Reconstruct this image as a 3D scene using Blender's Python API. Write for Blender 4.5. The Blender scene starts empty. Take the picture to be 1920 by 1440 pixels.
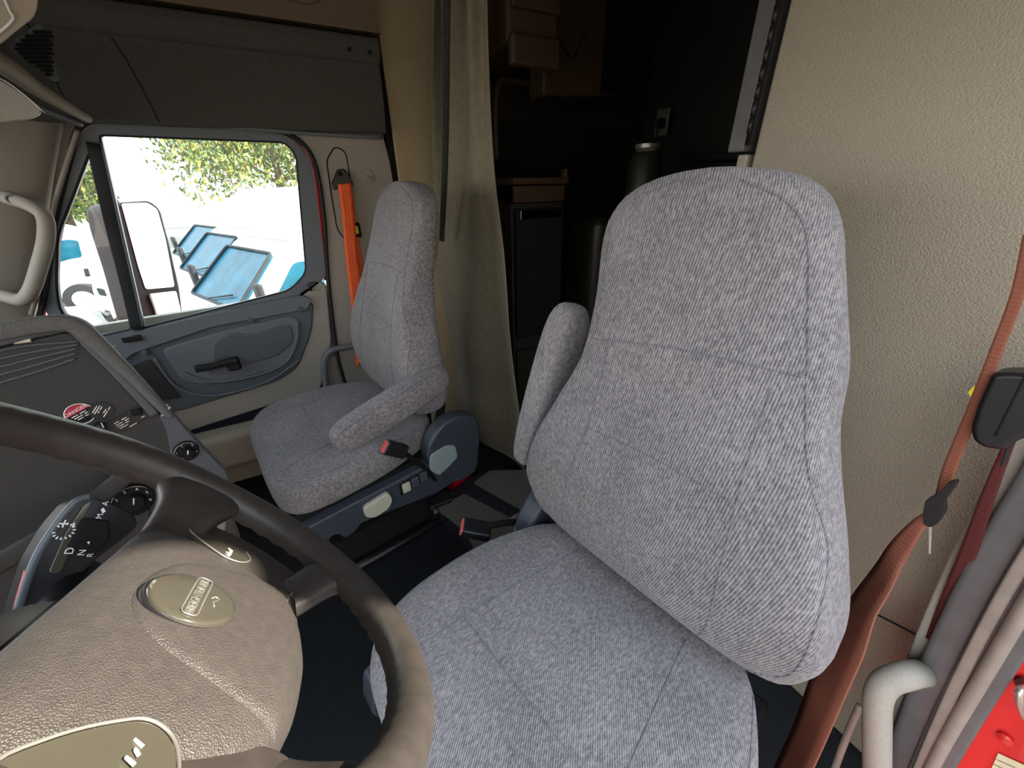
import bpy, bmesh, math, random
from mathutils import Vector, Matrix, Euler
from mathutils.bvhtree import BVHTree
from mathutils.geometry import tessellate_polygon
random.seed(7)
S = bpy.context.scene
COL = S.collection
R = math.radians
# ------------------------------------------------------------------ camera, sky, sun, exposure
PITCH, HEAD, ROLL, FPX = R(27.6), R(28.7), R(-1.2), 715.0
CAM = Vector((0, 0, 1.28))
_h = Vector((math.cos(HEAD), -math.sin(HEAD), 0))
FW = (_h * math.cos(PITCH) - Vector((0, 0, 1)) * math.sin(PITCH)).normalized()
_r0 = FW.cross(Vector((0, 0, 1))).normalized(); _u0 = _r0.cross(FW)
RT = _r0 * math.cos(ROLL) + _u0 * math.sin(ROLL)
UP = -_r0 * math.sin(ROLL) + _u0 * math.cos(ROLL)
cd = bpy.data.cameras.new('camera'); cam = bpy.data.objects.new('camera', cd); COL.objects.link(cam)
cam.matrix_world = Matrix(((RT.x, UP.x, -FW.x, CAM.x), (RT.y, UP.y, -FW.y, CAM.y), (RT.z, UP.z, -FW.z, CAM.z), (0, 0, 0, 1)))
cd.sensor_fit = 'HORIZONTAL'; cd.sensor_width = 36.0; cd.lens = 36.0 * FPX / 1920.0
cd.clip_start = 0.01; cd.clip_end = 400
S.camera = cam
w = bpy.data.worlds.new('sky'); S.world = w; w.use_nodes = True
nt = w.node_tree; bg = nt.nodes['Background']
tc = nt.nodes.new('ShaderNodeTexCoord'); sp = nt.nodes.new('ShaderNodeSeparateXYZ'); cr = nt.nodes.new('ShaderNodeValToRGB')
nt.links.new(tc.outputs['Generated'], sp.inputs[0]); nt.links.new(sp.outputs['Z'], cr.inputs[0]); nt.links.new(cr.outputs[0], bg.inputs[0])
cr.color_ramp.elements[0].position = 0.0; cr.color_ramp.elements[0].color = (1.0, 0.98, 0.95, 1)
cr.color_ramp.elements[1].position = 0.7; cr.color_ramp.elements[1].color = (0.74, 0.85, 1.0, 1)
bg.inputs[1].default_value = 2.6
sl = bpy.data.lights.new('sun', 'SUN'); sun = bpy.data.objects.new('sun', sl); COL.objects.link(sun)
sl.energy = 11.0; sl.angle = R(0.9); sl.color = (1.0, 0.90, 0.76)
SUN = Vector((-0.45, -0.92, 0.62)).normalized()
sun.rotation_euler = SUN.to_track_quat('Z', 'Y').to_euler()
sun.location = (-3, -6, 5)
S.view_settings.view_transform = 'Standard'; S.view_settings.look = 'None'
S.view_settings.gamma = 1.0; S.view_settings.use_curve_mapping = False
S.view_settings.exposure = 0.82
S.cycles.max_bounces = 10; S.cycles.diffuse_bounces = 6
S.cycles.sample_clamp_indirect = 8.0
S.cycles.use_denoising = True

# ------------------------------------------------------------------ measuring helpers
def ray(x, y): return FW * FPX + RT * (x - 960) - UP * (y - 720)
def at(x, y, ax, val):
    d = ray(x, y); return CAM + d * ((val - CAM[ax]) / d[ax])
def onp(x, y, p, n):
    d = ray(x, y); return CAM + d * ((Vector(p) - CAM).dot(n) / d.dot(n))

# ------------------------------------------------------------------ materials
M = {}
def mat(name, col, rough=0.6, metal=0.0, spec=0.5, noise=0.0, nscale=40, bump=0.0, bscale=300, trans=0.0, emit=None, coat=0.0, kind='noise', sheen=0.0, ior=None, detail=3):
    m = bpy.data.materials.new(name); m.use_nodes = True
    t = m.node_tree; b = t.nodes['Principled BSDF']
    b.inputs['Base Color'].default_value = (*col, 1); b.inputs['Roughness'].default_value = rough
    b.inputs['Metallic'].default_value = metal; b.inputs['Specular IOR Level'].default_value = spec
    b.inputs['Coat Weight'].default_value = coat
    if sheen: b.inputs['Sheen Weight'].default_value = sheen
    if trans: b.inputs['Transmission Weight'].default_value = trans
    if ior: b.inputs['IOR'].default_value = ior
    if emit: b.inputs['Emission Color'].default_value = (*emit[:3], 1); b.inputs['Emission Strength'].default_value = emit[3]
    if noise or bump:
        tcn = t.nodes.new('ShaderNodeTexCoord')
    if noise:
        n = t.nodes.new('ShaderNodeTexNoise'); n.inputs['Scale'].default_value = nscale; n.inputs['Detail'].default_value = 5
        t.links.new(tcn.outputs['Object'], n.inputs['Vector'])
        r = t.nodes.new('ShaderNodeValToRGB'); t.links.new(n.outputs['Fac'], r.inputs[0])
        r.color_ramp.elements[0].position = .3; r.color_ramp.elements[1].position = .7
        r.color_ramp.elements[0].color = (*[c * (1 - noise) for c in col], 1)
        r.color_ramp.elements[1].color = (*[min(1, c * (1 + noise)) for c in col], 1)
        t.links.new(r.outputs[0], b.inputs['Base Color'])
    if bump:
        if kind == 'voronoi':
            n = t.nodes.new('ShaderNodeTexVoronoi'); n.inputs['Scale'].default_value = bscale; o = n.outputs['Distance']
        else:
            n = t.nodes.new('ShaderNodeTexNoise'); n.inputs['Scale'].default_value = bscale; n.inputs['Detail'].default_value = detail; o = n.outputs['Fac']
        t.links.new(tcn.outputs['Object'], n.inputs['Vector'])
        bp = t.nodes.new('ShaderNodeBump'); bp.inputs['Strength'].default_value = bump; bp.inputs['Distance'].default_value = 0.002
        t.links.new(o, bp.inputs['Height']); t.links.new(bp.outputs[0], b.inputs['Normal'])
    M[name] = m; return m

def fabric(name, c0, c1, rib=80.0, strength=0.55):
    m = bpy.data.materials.new(name); m.use_nodes = True; t = m.node_tree; b = t.nodes['Principled BSDF']
    b.inputs['Roughness'].default_value = 0.95; b.inputs['Specular IOR Level'].default_value = 0.15; b.inputs['Sheen Weight'].default_value = 0.15
    tcn = t.nodes.new('ShaderNodeTexCoord')
    wv = t.nodes.new('ShaderNodeTexWave'); wv.inputs['Scale'].default_value = rib; wv.inputs['Distortion'].default_value = 1.1
    wv.inputs['Detail'].default_value = 3.0; wv.inputs['Detail Scale'].default_value = 6.0; wv.bands_direction = 'X'
    n1 = t.nodes.new('ShaderNodeTexNoise'); n1.inputs['Scale'].default_value = 260; n1.inputs['Detail'].default_value = 4; n1.inputs['Roughness'].default_value = .7
    mp = t.nodes.new('ShaderNodeMapping'); mp.inputs['Scale'].default_value = (1.0, 0.45, 0.45)
    n2 = t.nodes.new('ShaderNodeTexNoise'); n2.inputs['Scale'].default_value = 9; n2.inputs['Detail'].default_value = 2
    dp = t.nodes.new('ShaderNodeVectorMath'); dp.operation = 'DOT_PRODUCT'; dp.inputs[1].default_value = (1.0, .75, .28)
    cx = t.nodes.new('ShaderNodeCombineXYZ'); sx_ = t.nodes.new('ShaderNodeSeparateXYZ')
    t.links.new(tcn.outputs['Object'], dp.inputs[0]); t.links.new(dp.outputs['Value'], cx.inputs[0])
    t.links.new(tcn.outputs['Object'], sx_.inputs[0]); t.links.new(sx_.outputs['Y'], cx.inputs[1]); t.links.new(sx_.outputs['Z'], cx.inputs[2])
    t.links.new(cx.outputs[0], wv.inputs['Vector']); t.links.new(tcn.outputs['Object'], mp.inputs['Vector'])
    t.links.new(mp.outputs[0], n1.inputs['Vector']); t.links.new(tcn.outputs['Object'], n2.inputs['Vector'])
    a = t.nodes.new('ShaderNodeMath'); a.operation = 'MULTIPLY_ADD'; t.links.new(wv.outputs['Fac'], a.inputs[0]); a.inputs[1].default_value = 0.26; 
    a2 = t.nodes.new('ShaderNodeMath'); a2.operation = 'MULTIPLY'; t.links.new(n1.outputs['Fac'], a2.inputs[0]); a2.inputs[1].default_value = 0.85
    t.links.new(a2.outputs[0], a.inputs[2])
    a3 = t.nodes.new('ShaderNodeMath'); a3.operation = 'MULTIPLY_ADD'; t.links.new(n2.outputs['Fac'], a3.inputs[0]); a3.inputs[1].default_value = 0.18; t.links.new(a.outputs[0], a3.inputs[2])
    r = t.nodes.new('ShaderNodeValToRGB'); t.links.new(a3.outputs[0], r.inputs[0])
    r.color_ramp.elements[0].position = .48; r.color_ramp.elements[1].position = .98
    r.color_ramp.elements[0].color = (*c0, 1); r.color_ramp.elements[1].color = (*c1, 1)
    t.links.new(r.outputs[0], b.inputs['Base Color'])
    bp = t.nodes.new('ShaderNodeBump'); bp.inputs['Strength'].default_value = strength; bp.inputs['Distance'].default_value = 0.0025
    t.links.new(a3.outputs[0], bp.inputs['Height']); t.links.new(bp.outputs[0], b.inputs['Normal'])
    M[name] = m; return m

fabric('seat_fabric', (0.11, 0.105, 0.115), (0.47, 0.44, 0.44))
fabric('seam_fabric', (0.11, 0.105, 0.12), (0.36, 0.34, 0.37), strength=.2)
mat('headliner', (0.16, 0.155, 0.13), .95, noise=.18, nscale=120, bump=.4, bscale=700, spec=.15)
mat('fabric_shelf', (0.085, 0.085, 0.075), .95, noise=.2, nscale=250, bump=.35, bscale=800, spec=.1)
mat('beige_plastic', (0.36, 0.315, 0.245), .55, noise=.05, nscale=200, bump=.25, bscale=900, spec=.35)
mat('beige_panel', (0.36, 0.312, 0.235), .5, noise=.07, nscale=400, bump=.9, bscale=330, spec=.4)
mat('yellow_panel', (0.47, 0.38, 0.235), .5, noise=.04, nscale=60, bump=.2, bscale=500, spec=.4)
mat('pillar_plastic', (0.37, 0.345, 0.295), .55, noise=.06, nscale=200, bump=.3, bscale=900, spec=.35)
mat('door_grey', (0.145, 0.165, 0.185), .42, noise=.06, nscale=120, bump=.25, bscale=900)
mat('door_dark', (0.092, 0.108, 0.128), .45, noise=.06, nscale=120, bump=.25, bscale=900)
mat('pocket_dark', (0.018, 0.022, 0.035), .6, bump=.2, bscale=600)
mat('black_plastic', (0.012, 0.012, 0.013), .38, bump=.1, bscale=700)
mat('matte_black', (0.01, 0.01, 0.01), .8, bump=.2, bscale=500, spec=.2)
mat('rubber', (0.022, 0.024, 0.026), .65, bump=.15, bscale=300, spec=.3)
mat('seal_grey', (0.13, 0.125, 0.125), .5, noise=.12, nscale=30, bump=.2, bscale=120)
mat('seal_tan', (0.32, 0.27, 0.23), .5, noise=.12, nscale=30, bump=.2, bscale=120)
mat('leather', (0.052, 0.045, 0.040), .52, noise=.12, nscale=120, bump=.42, bscale=900, kind='voronoi', spec=.5)
mat('rim_leather', (0.042, 0.036, 0.031), .40, noise=.15, nscale=60, bump=.12, bscale=500, spec=.5)
mat('smoked_gloss', (0.062, 0.057, 0.042), .13, spec=.6, coat=.6, noise=.03, nscale=40)
mat('silver', (0.62, 0.60, 0.54), .3, metal=.8, noise=.04, nscale=40)
mat('chrome', (0.8, 0.8, 0.8), .08, metal=1.0, noise=.02, nscale=20)
mat('dash_face', (0.030, 0.030, 0.028), .55, noise=.1, nscale=200, bump=.3, bscale=900, spec=.4)
mat('dash_bezel', (0.075, 0.083, 0.095), .5, noise=.1, nscale=200, bump=.3, bscale=900, spec=.4)
mat('dash_skin', (0.12, 0.12, 0.115), .6, noise=.1, nscale=200, bump=.6, bscale=700, kind='voronoi')
mat('stalk_grey', (0.085, 0.10, 0.115), .35, noise=.05, nscale=60)
mat('seat_plastic', (0.050, 0.060, 0.078), .38, noise=.08, nscale=90, bump=.15, bscale=900)
mat('seat_plastic_pale', (0.30, 0.37, 0.37), .45, noise=.05, nscale=90)
mat('cream_plastic', (0.56, 0.55, 0.43), .4, noise=.04, nscale=60)
mat('floor_mat', (0.010, 0.012, 0.014), .75, noise=.2, nscale=60, bump=.3, bscale=250, spec=.25)
mat('vinyl_grey', (0.125, 0.128, 0.108), .6, noise=.08, nscale=90, bump=.2, bscale=600)
mat('vinyl_black', (0.012, 0.015, 0.022), .55, noise=.08, nscale=90)
mat('red_plastic', (0.55, 0.01, 0.02), .5, noise=.08, nscale=30)
mat('buckle_red', (0.75, 0.13, 0.13), .4, noise=.04, nscale=60)
mat('yellow_tab', (0.85, 0.75, 0.02), .4, noise=.04, nscale=60)
mat('red_paint', (0.62, 0.022, 0.018), .22, coat=.5, noise=.03, nscale=10)
mat('label_paper', (0.72, 0.66, 0.42), .5, noise=.1, nscale=60)
mat('label_red', (0.42, 0.02, 0.05), .4, noise=.05, nscale=60)
mat('white_print', (0.82, 0.82, 0.80), .5, noise=.02, nscale=60)
mat('curtain', (0.26, 0.235, 0.165), .95, noise=.12, nscale=50, bump=.3, bscale=500, sheen=.3, spec=.1)
mat('velcro', (0.03, 0.029, 0.026), .8, noise=.5, nscale=160, bump=.8, bscale=500)
mat('sleeper_tan_shaded', (0.042, 0.024, 0.009), .6, noise=.06, nscale=50, bump=.2, bscale=500)  # tan darkened so its colour carries the sleeper's shade
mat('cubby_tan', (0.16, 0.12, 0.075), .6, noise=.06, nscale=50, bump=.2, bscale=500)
mat('sleeper_shaded', (0.012, 0.012, 0.008), .7, noise=.1, nscale=60, bump=.2, bscale=400)  # near-black: the sleeper's deep shade put into the colour
mat('dark_vinyl', (0.020, 0.020, 0.012), .4, noise=.1, nscale=60, bump=.5, bscale=60)
mat('white_paint', (0.86, 0.88, 0.90), .25, coat=.4, noise=.01, nscale=5)
mat('sky_block_paint', (0.42, 0.36, 0.28), .5, noise=.05, nscale=10)  # warm tone picked for the added trailer's bounce into the cab
mat('tire', (0.02, 0.02, 0.02), .8, noise=.1, nscale=20, bump=.2, bscale=60)
mat('mirror_back', (0.028, 0.025, 0.022), .55, noise=.1, nscale=20, spec=.3)
mat('tinted_glass', (0.010, 0.09, 0.14), .3, spec=.1, coat=.0, noise=.35, nscale=3)
mat('asphalt', (0.27, 0.25, 0.215), .9, noise=.15, nscale=3, bump=.3, bscale=60)
mat('bark', (0.12, 0.09, 0.06), .9, noise=.3, nscale=10)
mat('leaf', (0.085, 0.13, 0.028), .6, noise=.4, nscale=3)
mat('leaf_gold', (0.30, 0.26, 0.035), .6, noise=.4, nscale=3)
mat('block_wall', (0.45, 0.42, 0.36), .9, noise=.1, nscale=8)
def webbing(name, c):
    m = mat(name, c, .75, spec=.25); t = m.node_tree; b = t.nodes['Principled BSDF']
    tcn = t.nodes.new('ShaderNodeTexCoord'); wv = t.nodes.new('ShaderNodeTexWave'); wv.inputs['Scale'].default_value = 60
    wv.bands_direction = 'Z'; wv.inputs['Distortion'].default_value = 1.0
    t.links.new(tcn.outputs['Object'], wv.inputs['Vector'])
    bp = t.nodes.new('ShaderNodeBump'); bp.inputs['Strength'].default_value = .3; bp.inputs['Distance'].default_value = .001
    t.links.new(wv.outputs['Fac'], bp.inputs['Height']); t.links.new(bp.outputs[0], b.inputs['Normal'])
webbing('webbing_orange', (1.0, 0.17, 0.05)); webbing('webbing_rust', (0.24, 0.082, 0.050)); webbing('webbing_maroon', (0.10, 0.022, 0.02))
def glass(name, col, alpha):
    m = bpy.data.materials.new(name); m.use_nodes = True; t = m.node_tree
    for n in list(t.nodes): t.nodes.remove(n)
    o = t.nodes.new('ShaderNodeOutputMaterial'); mx = t.nodes.new('ShaderNodeMixShader')
    tr = t.nodes.new('ShaderNodeBsdfTransparent'); tr.inputs[0].default_value = (*col, 1)
    g = t.nodes.new('ShaderNodeBsdfGlossy'); g.inputs['Roughness'].default_value = 0.02
    fr = t.nodes.new('ShaderNodeFresnel'); fr.inputs[0].default_value = 1.45
    t.links.new(fr.outputs[0], mx.inputs[0]); t.links.new(tr.outputs[0], mx.inputs[1]); t.links.new(g.outputs[0], mx.inputs[2])
    t.links.new(mx.outputs[0], o.inputs[0]); M[name] = m
glass('window_glass', (0.93, 0.97, 0.96), 1)

# ------------------------------------------------------------------ object helpers
def link(name, me, m, parent=None, smooth=True, bevel=0, seg=2, sub=0, matrix=None):
    o = bpy.data.objects.new(name, me); COL.objects.link(o)
    if m: me.materials.append(M[m])
    if smooth:
        for p in me.polygons: p.use_smooth = True
    if matrix is not None: o.matrix_world = matrix
    if parent: o.parent = parent
    if bevel:
        b = o.modifiers.new('bevel', 'BEVEL'); b.width = bevel; b.segments = seg; b.limit_method = 'ANGLE'; b.angle_limit = R(32)
        b.harden_normals = False
    if sub:
        s = o.modifiers.new('sub', 'SUBSURF'); s.levels = sub; s.render_levels = sub
    if smooth and not sub:
        wn = o.modifiers.new('wn', 'WEIGHTED_NORMAL') if bevel else None
    return o
def sharp(o, ang=35):
    o.data.set_sharp_from_angle(angle=R(ang)); return o
def bm_obj(name, bm, m, parent=None, **k):
    bmesh.ops.recalc_face_normals(bm, faces=bm.faces)
    me = bpy.data.meshes.new(name); bm.to_mesh(me); bm.free(); return link(name, me, m, parent, **k)
def tag(o, label=None, cat=None, group=None, kind=None):
    if label: o['label'] = label
    if cat: o['category'] = cat
    if group: o['group'] = group
    if kind: o['kind'] = kind
    return o
def thing(name, label, cat, loc=(0, 0, 0), rz=0, group=None, kind=None):
    o = bpy.data.objects.new(name, None); COL.objects.link(o); o.location = loc; o.rotation_euler = (0, 0, rz)
    o.empty_display_size = .05
    return tag(o, label, cat, group, kind)
def rings_mesh(bm, rings, closed=False, caps=True):
    vs = [[bm.verts.new(p) for p in r] for r in rings]; n = len(rings[0]); L = len(vs)
    for i in range(L if closed else L - 1):
        a, b = vs[i], vs[(i + 1) % L]
        for j in range(n):
            bm.faces.new((a[j], a[(j + 1) % n], b[(j + 1) % n], b[j]))
    if caps and not closed:
        bm.faces.new(vs[0][::-1]); bm.faces.new(vs[-1])
    return vs
def smooth_path(pts, n=8, closed=False):
    P = [Vector(p) for p in pts]; out = []; L = len(P)
    rng = range(L if closed else L - 1)
    for i in rng:
        if closed: a, b, c, d = P[(i - 1) % L], P[i], P[(i + 1) % L], P[(i + 2) % L]
        else: a, b, c, d = P[max(i - 1, 0)], P[i], P[i + 1], P[min(i + 2, L - 1)]
        for k in range(n):
            t = k / n
            out.append(0.5 * ((2 * b) + (-a + c) * t + (2 * a - 5 * b + 4 * c - d) * t * t + (-a + 3 * b - 3 * c + d) * t ** 3))
    if not closed: out.append(P[-1])
    return out
def tube_bm(bm, pts, r, seg=12, closed=False, flat=None, up=None):
    """sweep a circle (or flat (w,h) box-ellipse) along pts; r float or list"""
    P = [Vector(p) for p in pts]; L = len(P); rings = []
    prev = Vector(up) if up is not None else None
    for i in range(L):
        if closed: t = (P[(i + 1) % L] - P[i - 1])
        else: t = P[min(i + 1, L - 1)] - P[max(i - 1, 0)]
        t.normalize()
        if prev is None:
            prev = Vector((0, 0, 1)) if abs(t.z) < .9 else Vector((1, 0, 0))
        u = prev - t * prev.dot(t)
        if u.length < 1e-6: u = t.orthogonal()
        u.normalize(); v = t.cross(u)
        if up is None: prev = u
        rr = r[i] if isinstance(r, (list, tuple)) else r
        ring = []
        for k in range(seg):
            a = 2 * math.pi * k / seg; c, s = math.cos(a), math.sin(a)
            if flat:
                fw, fh = (flat[i] if isinstance(flat, list) else flat); e = 0.35
                c = math.copysign(abs(c) ** e, c); s = math.copysign(abs(s) ** e, s)
                ring.append(P[i] + u * (fh * s) + v * (fw * c))
            else: ring.append(P[i] + u * (rr * s) + v * (rr * c))
        rings.append(ring)
    rings_mesh(bm, rings, closed)
def tube(name, pts, r, m, parent=None, seg=12, closed=False, flat=None, up=None, **k):
    bm = bmesh.new(); tube_bm(bm, pts, r, seg, closed, flat, up); return bm_obj(name, bm, m, parent, **k)
def box_bm(bm, c, s, rot=None):
    mtx = Matrix.Translation(c) @ (rot.to_matrix().to_4x4() if rot else Matrix()) @ Matrix.Diagonal((*s, 1))
    bmesh.ops.create_cube(bm, size=1, matrix=mtx)
def box(name, c, s, m, parent=None, rot=None, bevel=.004, **k):
    bm = bmesh.new(); box_bm(bm, c, s, rot)
    if not bevel: k['smooth'] = False
    return bm_obj(name, bm, m, parent, bevel=bevel, **k)
def plate(name, outer, holes, ax, depth, m, parent=None, bevel=.002, **k):
    """outer/holes: lists of 3D points roughly on one plane; extruded along vector ax*depth"""
    d = Vector(ax).normalized() * depth
    loops = [[Vector(p) for p in outer]] + [[Vector(p) for p in h] for h in holes]
    flat = [p for l in loops for p in l]
    bm = bmesh.new()
    if not holes:
        a = [bm.verts.new(p) for p in flat]; b = [bm.verts.new(p + d) for p in flat]
        bm.faces.new(a); bm.faces.new(b[::-1])
    else:
        tris = tessellate_polygon(loops)
        a = [bm.verts.new(p) for p in flat]; b = [bm.verts.new(p + d) for p in flat]
        for t in tris:
            try: bm.faces.new([a[i] for i in t]); bm.faces.new([b[i] for i in t][::-1])
            except ValueError: pass
    i0 = 0
    for l in loops:
        n = len(l)
        for j in range(n):
            q = (j + 1) % n; bm.faces.new((a[i0 + j], a[i0 + q], b[i0 + q], b[i0 + j]))
        i0 += n
    o = bm_obj(name, bm, m, parent, smooth=True, bevel=bevel, **k)
    if not bevel: sharp(o)
    return o
def round_poly(pts, n=5):
    """Catmull-rounded closed outline"""
    return smooth_path(pts, n, True)
def fillet(pts, r, n=5):
    P = [Vector(p) for p in pts]; out = []; L = len(P)
    for i in range(L):
        rr = r[i] if isinstance(r, (list, tuple)) else r
        a, b, c = P[i - 1], P[i], P[(i + 1) % L]
        d1 = (a - b); d2 = (c - b); q = min(rr, d1.length * .48, d2.length * .48)
        if q < 1e-5: out.append(b); continue
        p1 = b + d1.normalized() * q; p2 = b + d2.normalized() * q
        for k in range(n + 1):
            t = k / n; out.append((1 - t) ** 2 * p1 + 2 * t * (1 - t) * b + t * t * p2)
    return out
def lathe(name, prof, m, parent=None, seg=24, matrix=None, **k):
    bm = bmesh.new(); rings = []
    for r_, z in prof: rings.append([Vector((r_ * math.cos(2 * math.pi * i / seg), r_ * math.sin(2 * math.pi * i / seg), z)) for i in range(seg)])
    rings_mesh(bm, rings)
    if matrix is not None: bmesh.ops.transform(bm, matrix=matrix, verts=bm.verts)
    return sharp(bm_obj(name, bm, m, parent, **k), 40)
def text(name, body, size, m, parent, matrix, extrude=.0004, align='CENTER', sx=1.0):
    c = bpy.data.curves.new(name, 'FONT'); c.body = body; c.size = size; c.extrude = extrude; c.align_x = align; c.align_y = 'CENTER'
    c.space_line = 0.9
    tmp = bpy.data.objects.new(name, c); COL.objects.link(tmp)
    dg = bpy.context.evaluated_depsgraph_get(); me = bpy.data.meshes.new_from_object(tmp.evaluated_get(dg))
    bpy.data.objects.remove(tmp)
    me.transform(matrix @ Matrix.Diagonal((sx, 1, 1, 1)))
    me.materials.clear()
    return link(name, me, m, parent, smooth=False)
def frame(o, ex, ey):
    """4x4 with given origin and x,y axes"""
    ex = Vector(ex).normalized(); ey = Vector(ey); ey = (ey - ex * ey.dot(ex)).normalized(); ez = ex.cross(ey)
    return Matrix(((ex.x, ey.x, ez.x, o[0]), (ex.y, ey.y, ez.y, o[1]), (ex.z, ey.z, ez.z, o[2]), (0, 0, 0, 1)))
def spw(v, e): return math.copysign(abs(v) ** e, v)
def lerp_table(T, z):
    """smooth interpolation of rows keyed by first column"""
    if z <= T[0][0]: return T[0][1:]
    for i in range(len(T) - 1):
        if z <= T[i + 1][0]:
            a, b = T[i], T[i + 1]; t = (z - a[0]) / (b[0] - a[0])
            p = T[max(i - 1, 0)]; q = T[min(i + 2, len(T) - 1)]
            out = []
            for k in range(1, len(a)):
                m1 = (b[k] - p[k]) / max(b[0] - p[0], 1e-6) * (b[0] - a[0]); m2 = (q[k] - a[k]) / max(q[0] - a[0], 1e-6) * (b[0] - a[0])
                t2, t3 = t * t, t ** 3
                out.append((2 * t3 - 3 * t2 + 1) * a[k] + (t3 - 2 * t2 + t) * m1 + (-2 * t3 + 3 * t2) * b[k] + (t3 - t2) * m2)
            return out
    return T[-1][1:]

FLOOR = 0.13
XW = 1.75                                     # inner face of the passenger door
def W(x, y, X=XW): return at(x, y, 0, X)

# ================================================================== THE CAB SHELL
# floor, ceiling and sleeper rear wall with its shade put into the colour
floor = box('floor', (0.80, -0.36, FLOOR - .03), (2.04, 2.98, .06), 'floor_mat', bevel=0); tag(floor, kind='structure')
ceil_ = box('ceiling', (0.80, -0.36, 2.03), (2.16, 3.2, .06), 'headliner', bevel=0); tag(ceil_, kind='structure')
wr = box('wall_rear', (0.80, -1.80, 1.06), (2.04, .06, 1.94), 'sleeper_shaded', bevel=0); tag(wr, kind='structure')
# passenger side wall with a big hole where the door window is
def rect(y0, y1, z0, z1, X): return [Vector((X, y0, z0)), Vector((X, y1, z0)), Vector((X, y1, z1)), Vector((X, y0, z1))]
doorhole = fillet([W(*p, 1.80) for p in [(92, 640), (98, 440), (150, 222), (560, 248), (612, 330), (640, 700), (640, 900), (60, 1100)]], .02)
ws = plate('wall_right', rect(-1.80, 1.05, .02, 2.0, 1.80), [fillet([Vector((1.80, .80, .87)), Vector((1.80, .60, 1.20)), Vector((1.80, .41, 1.445)), Vector((1.80, -.105, 1.445)), Vector((1.80, -.105, .90))], .04)], (1, 0, 0), .03, 'pillar_plastic', bevel=0)
tag(ws, kind='structure')
# driver side wall behind the door opening (sleeper side) and its header over the door
wl = plate('wall_left', [Vector((-.13, -1.80, .07)), Vector((-.13, -.93, .07)), Vector((-.13, -.93, 1.33)), Vector((-.13, -1.15, 1.60)), Vector((-.13, -1.13, 1.74)), Vector((-.13, .9, 1.74)), Vector((-.13, 1.05, 1.6)), Vector((-.13, 1.05, 2.0)), Vector((-.13, -1.80, 2.0))], [], (-1, 0, 0), .05, 'pillar_plastic', bevel=0)
tag(wl, kind='structure')
wo = plate('wall_outer_shade', [Vector((-.18, -1.80, -.3)), Vector((-.18, -.93, -.3)), Vector((-.18, -.93, 1.33)), Vector((-.18, -1.15, 1.60)), Vector((-.18, -1.13, 1.76)), Vector((-.18, -1.80, 1.76))], [], (-1, 0, 0), .09, 'red_paint', bevel=0)  # unseen body thickness, added to keep the sun off the driver cushion
tag(wo, kind='structure')

wf_ = plate('wall_front', [Vector((-.18, 1.05, .07)), Vector((1.83, 1.05, .07)), Vector((1.83, 1.05, 2.0)), Vector((-.18, 1.05, 2.0))], [fillet([Vector((.0, 1.05, 1.02)), Vector((1.62, 1.05, 1.02)), Vector((1.58, 1.05, 1.58)), Vector((.04, 1.05, 1.58))], .08)], (0, 1, 0), .05, 'pillar_plastic', bevel=0)
tag(wf_, kind='structure')
# closet bulkhead behind the driver seat
YB = -.85
wb = plate('wall_back', [Vector((.535, YB, .13)), Vector((-.125, YB, .13)), Vector((-.125, YB, 1.36)), Vector((-.085, YB, 1.45)), Vector((-.085, YB, 2.0)), Vector((.535, YB, 2.0))], [], (0, -1, 0), .09, 'beige_panel', bevel=.006)
tag(wb, kind='structure')
tr = plate('trim_1', [Vector((.565, YB + .004, .13)), Vector((.545, YB + .004, .13)), Vector((.545, YB + .004, 1.325)), Vector((.565, YB + .004, 1.325))], [], (0, -1, 0), .10, 'beige_plastic', bevel=.003); tag(tr, kind='structure')
tr = plate('trim_2', [Vector((.59, YB + .006, 1.33)), Vector((.555, YB + .006, 1.33)), Vector((.555, YB + .006, 2.0)), Vector((.59, YB + .006, 2.0))], [], (0, -1, 0), .06, 'seal_grey', bevel=.004); tag(tr, kind='structure')
hinge = thing('piano_hinge', 'long black piano hinge running up the edge of the tall beige closet panel', 'hinge', (.545, YB + .012, 1.36))
tube('leaf_strip', [(0, 0, -.02), (0, 0, .62)], 1, 'matte_black', hinge, seg=8, flat=(.0045, .002), up=(0, 1, 0))
bm = bmesh.new()
for i in range(22):
    tube_bm(bm, [(0, .004, .0 + i * .027), (0, .004, .024 + i * .027)], .0042, 8)
bm_obj('knuckles', bm, 'black_plastic', hinge)
# seam of the bulkhead's lower access panel
sm = tube('trim_3', [at(1560, 1110, 1, YB + .0015), at(1640, 1150, 1, YB + .0015), at(1722, 1192, 1, YB + .0015)], .0018, 'matte_black'); tag(sm, kind='structure')

# ================================================================== PASSENGER DOOR (door_1) and window
door = thing('door_1', None, None, (0, 0, 0), kind='structure')
glass_main = fillet([W(*p) for p in [(184, 252), (535, 266), (556, 290), (575, 512), (545, 545), (268, 616)]], [.012, .03, .03, .03, .04, .01], 6)
glass_q = fillet([W(*p) for p in [(166, 285), (176, 300), (247, 618), (180, 634), (112, 590), (103, 540), (106, 440), (132, 375)]], [.01, .02, .01, .03, .03, .04, .04, .02], 5)
f_out = fillet([W(*p) for p in [(92, 600), (78, 560), (98, 420), (150, 246), (205, 231), (540, 250), (585, 300), (612, 520), (560, 560), (240, 640), (170, 660)]], [.03, .05, .05, .06, .04, .08, .06, .03, .03, .02, .03], 6)
plate('door_frame', f_out, [glass_main, glass_q], (1, 0, 0), .035, 'door_grey', door, bevel=.003)
win = thing('window_1', None, None, (0, 0, 0), kind='structure')
plate('pane', [p + Vector((.016, 0, 0)) for p in glass_main], [], (1, 0, 0), .004, 'window_glass', win, bevel=0)
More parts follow.
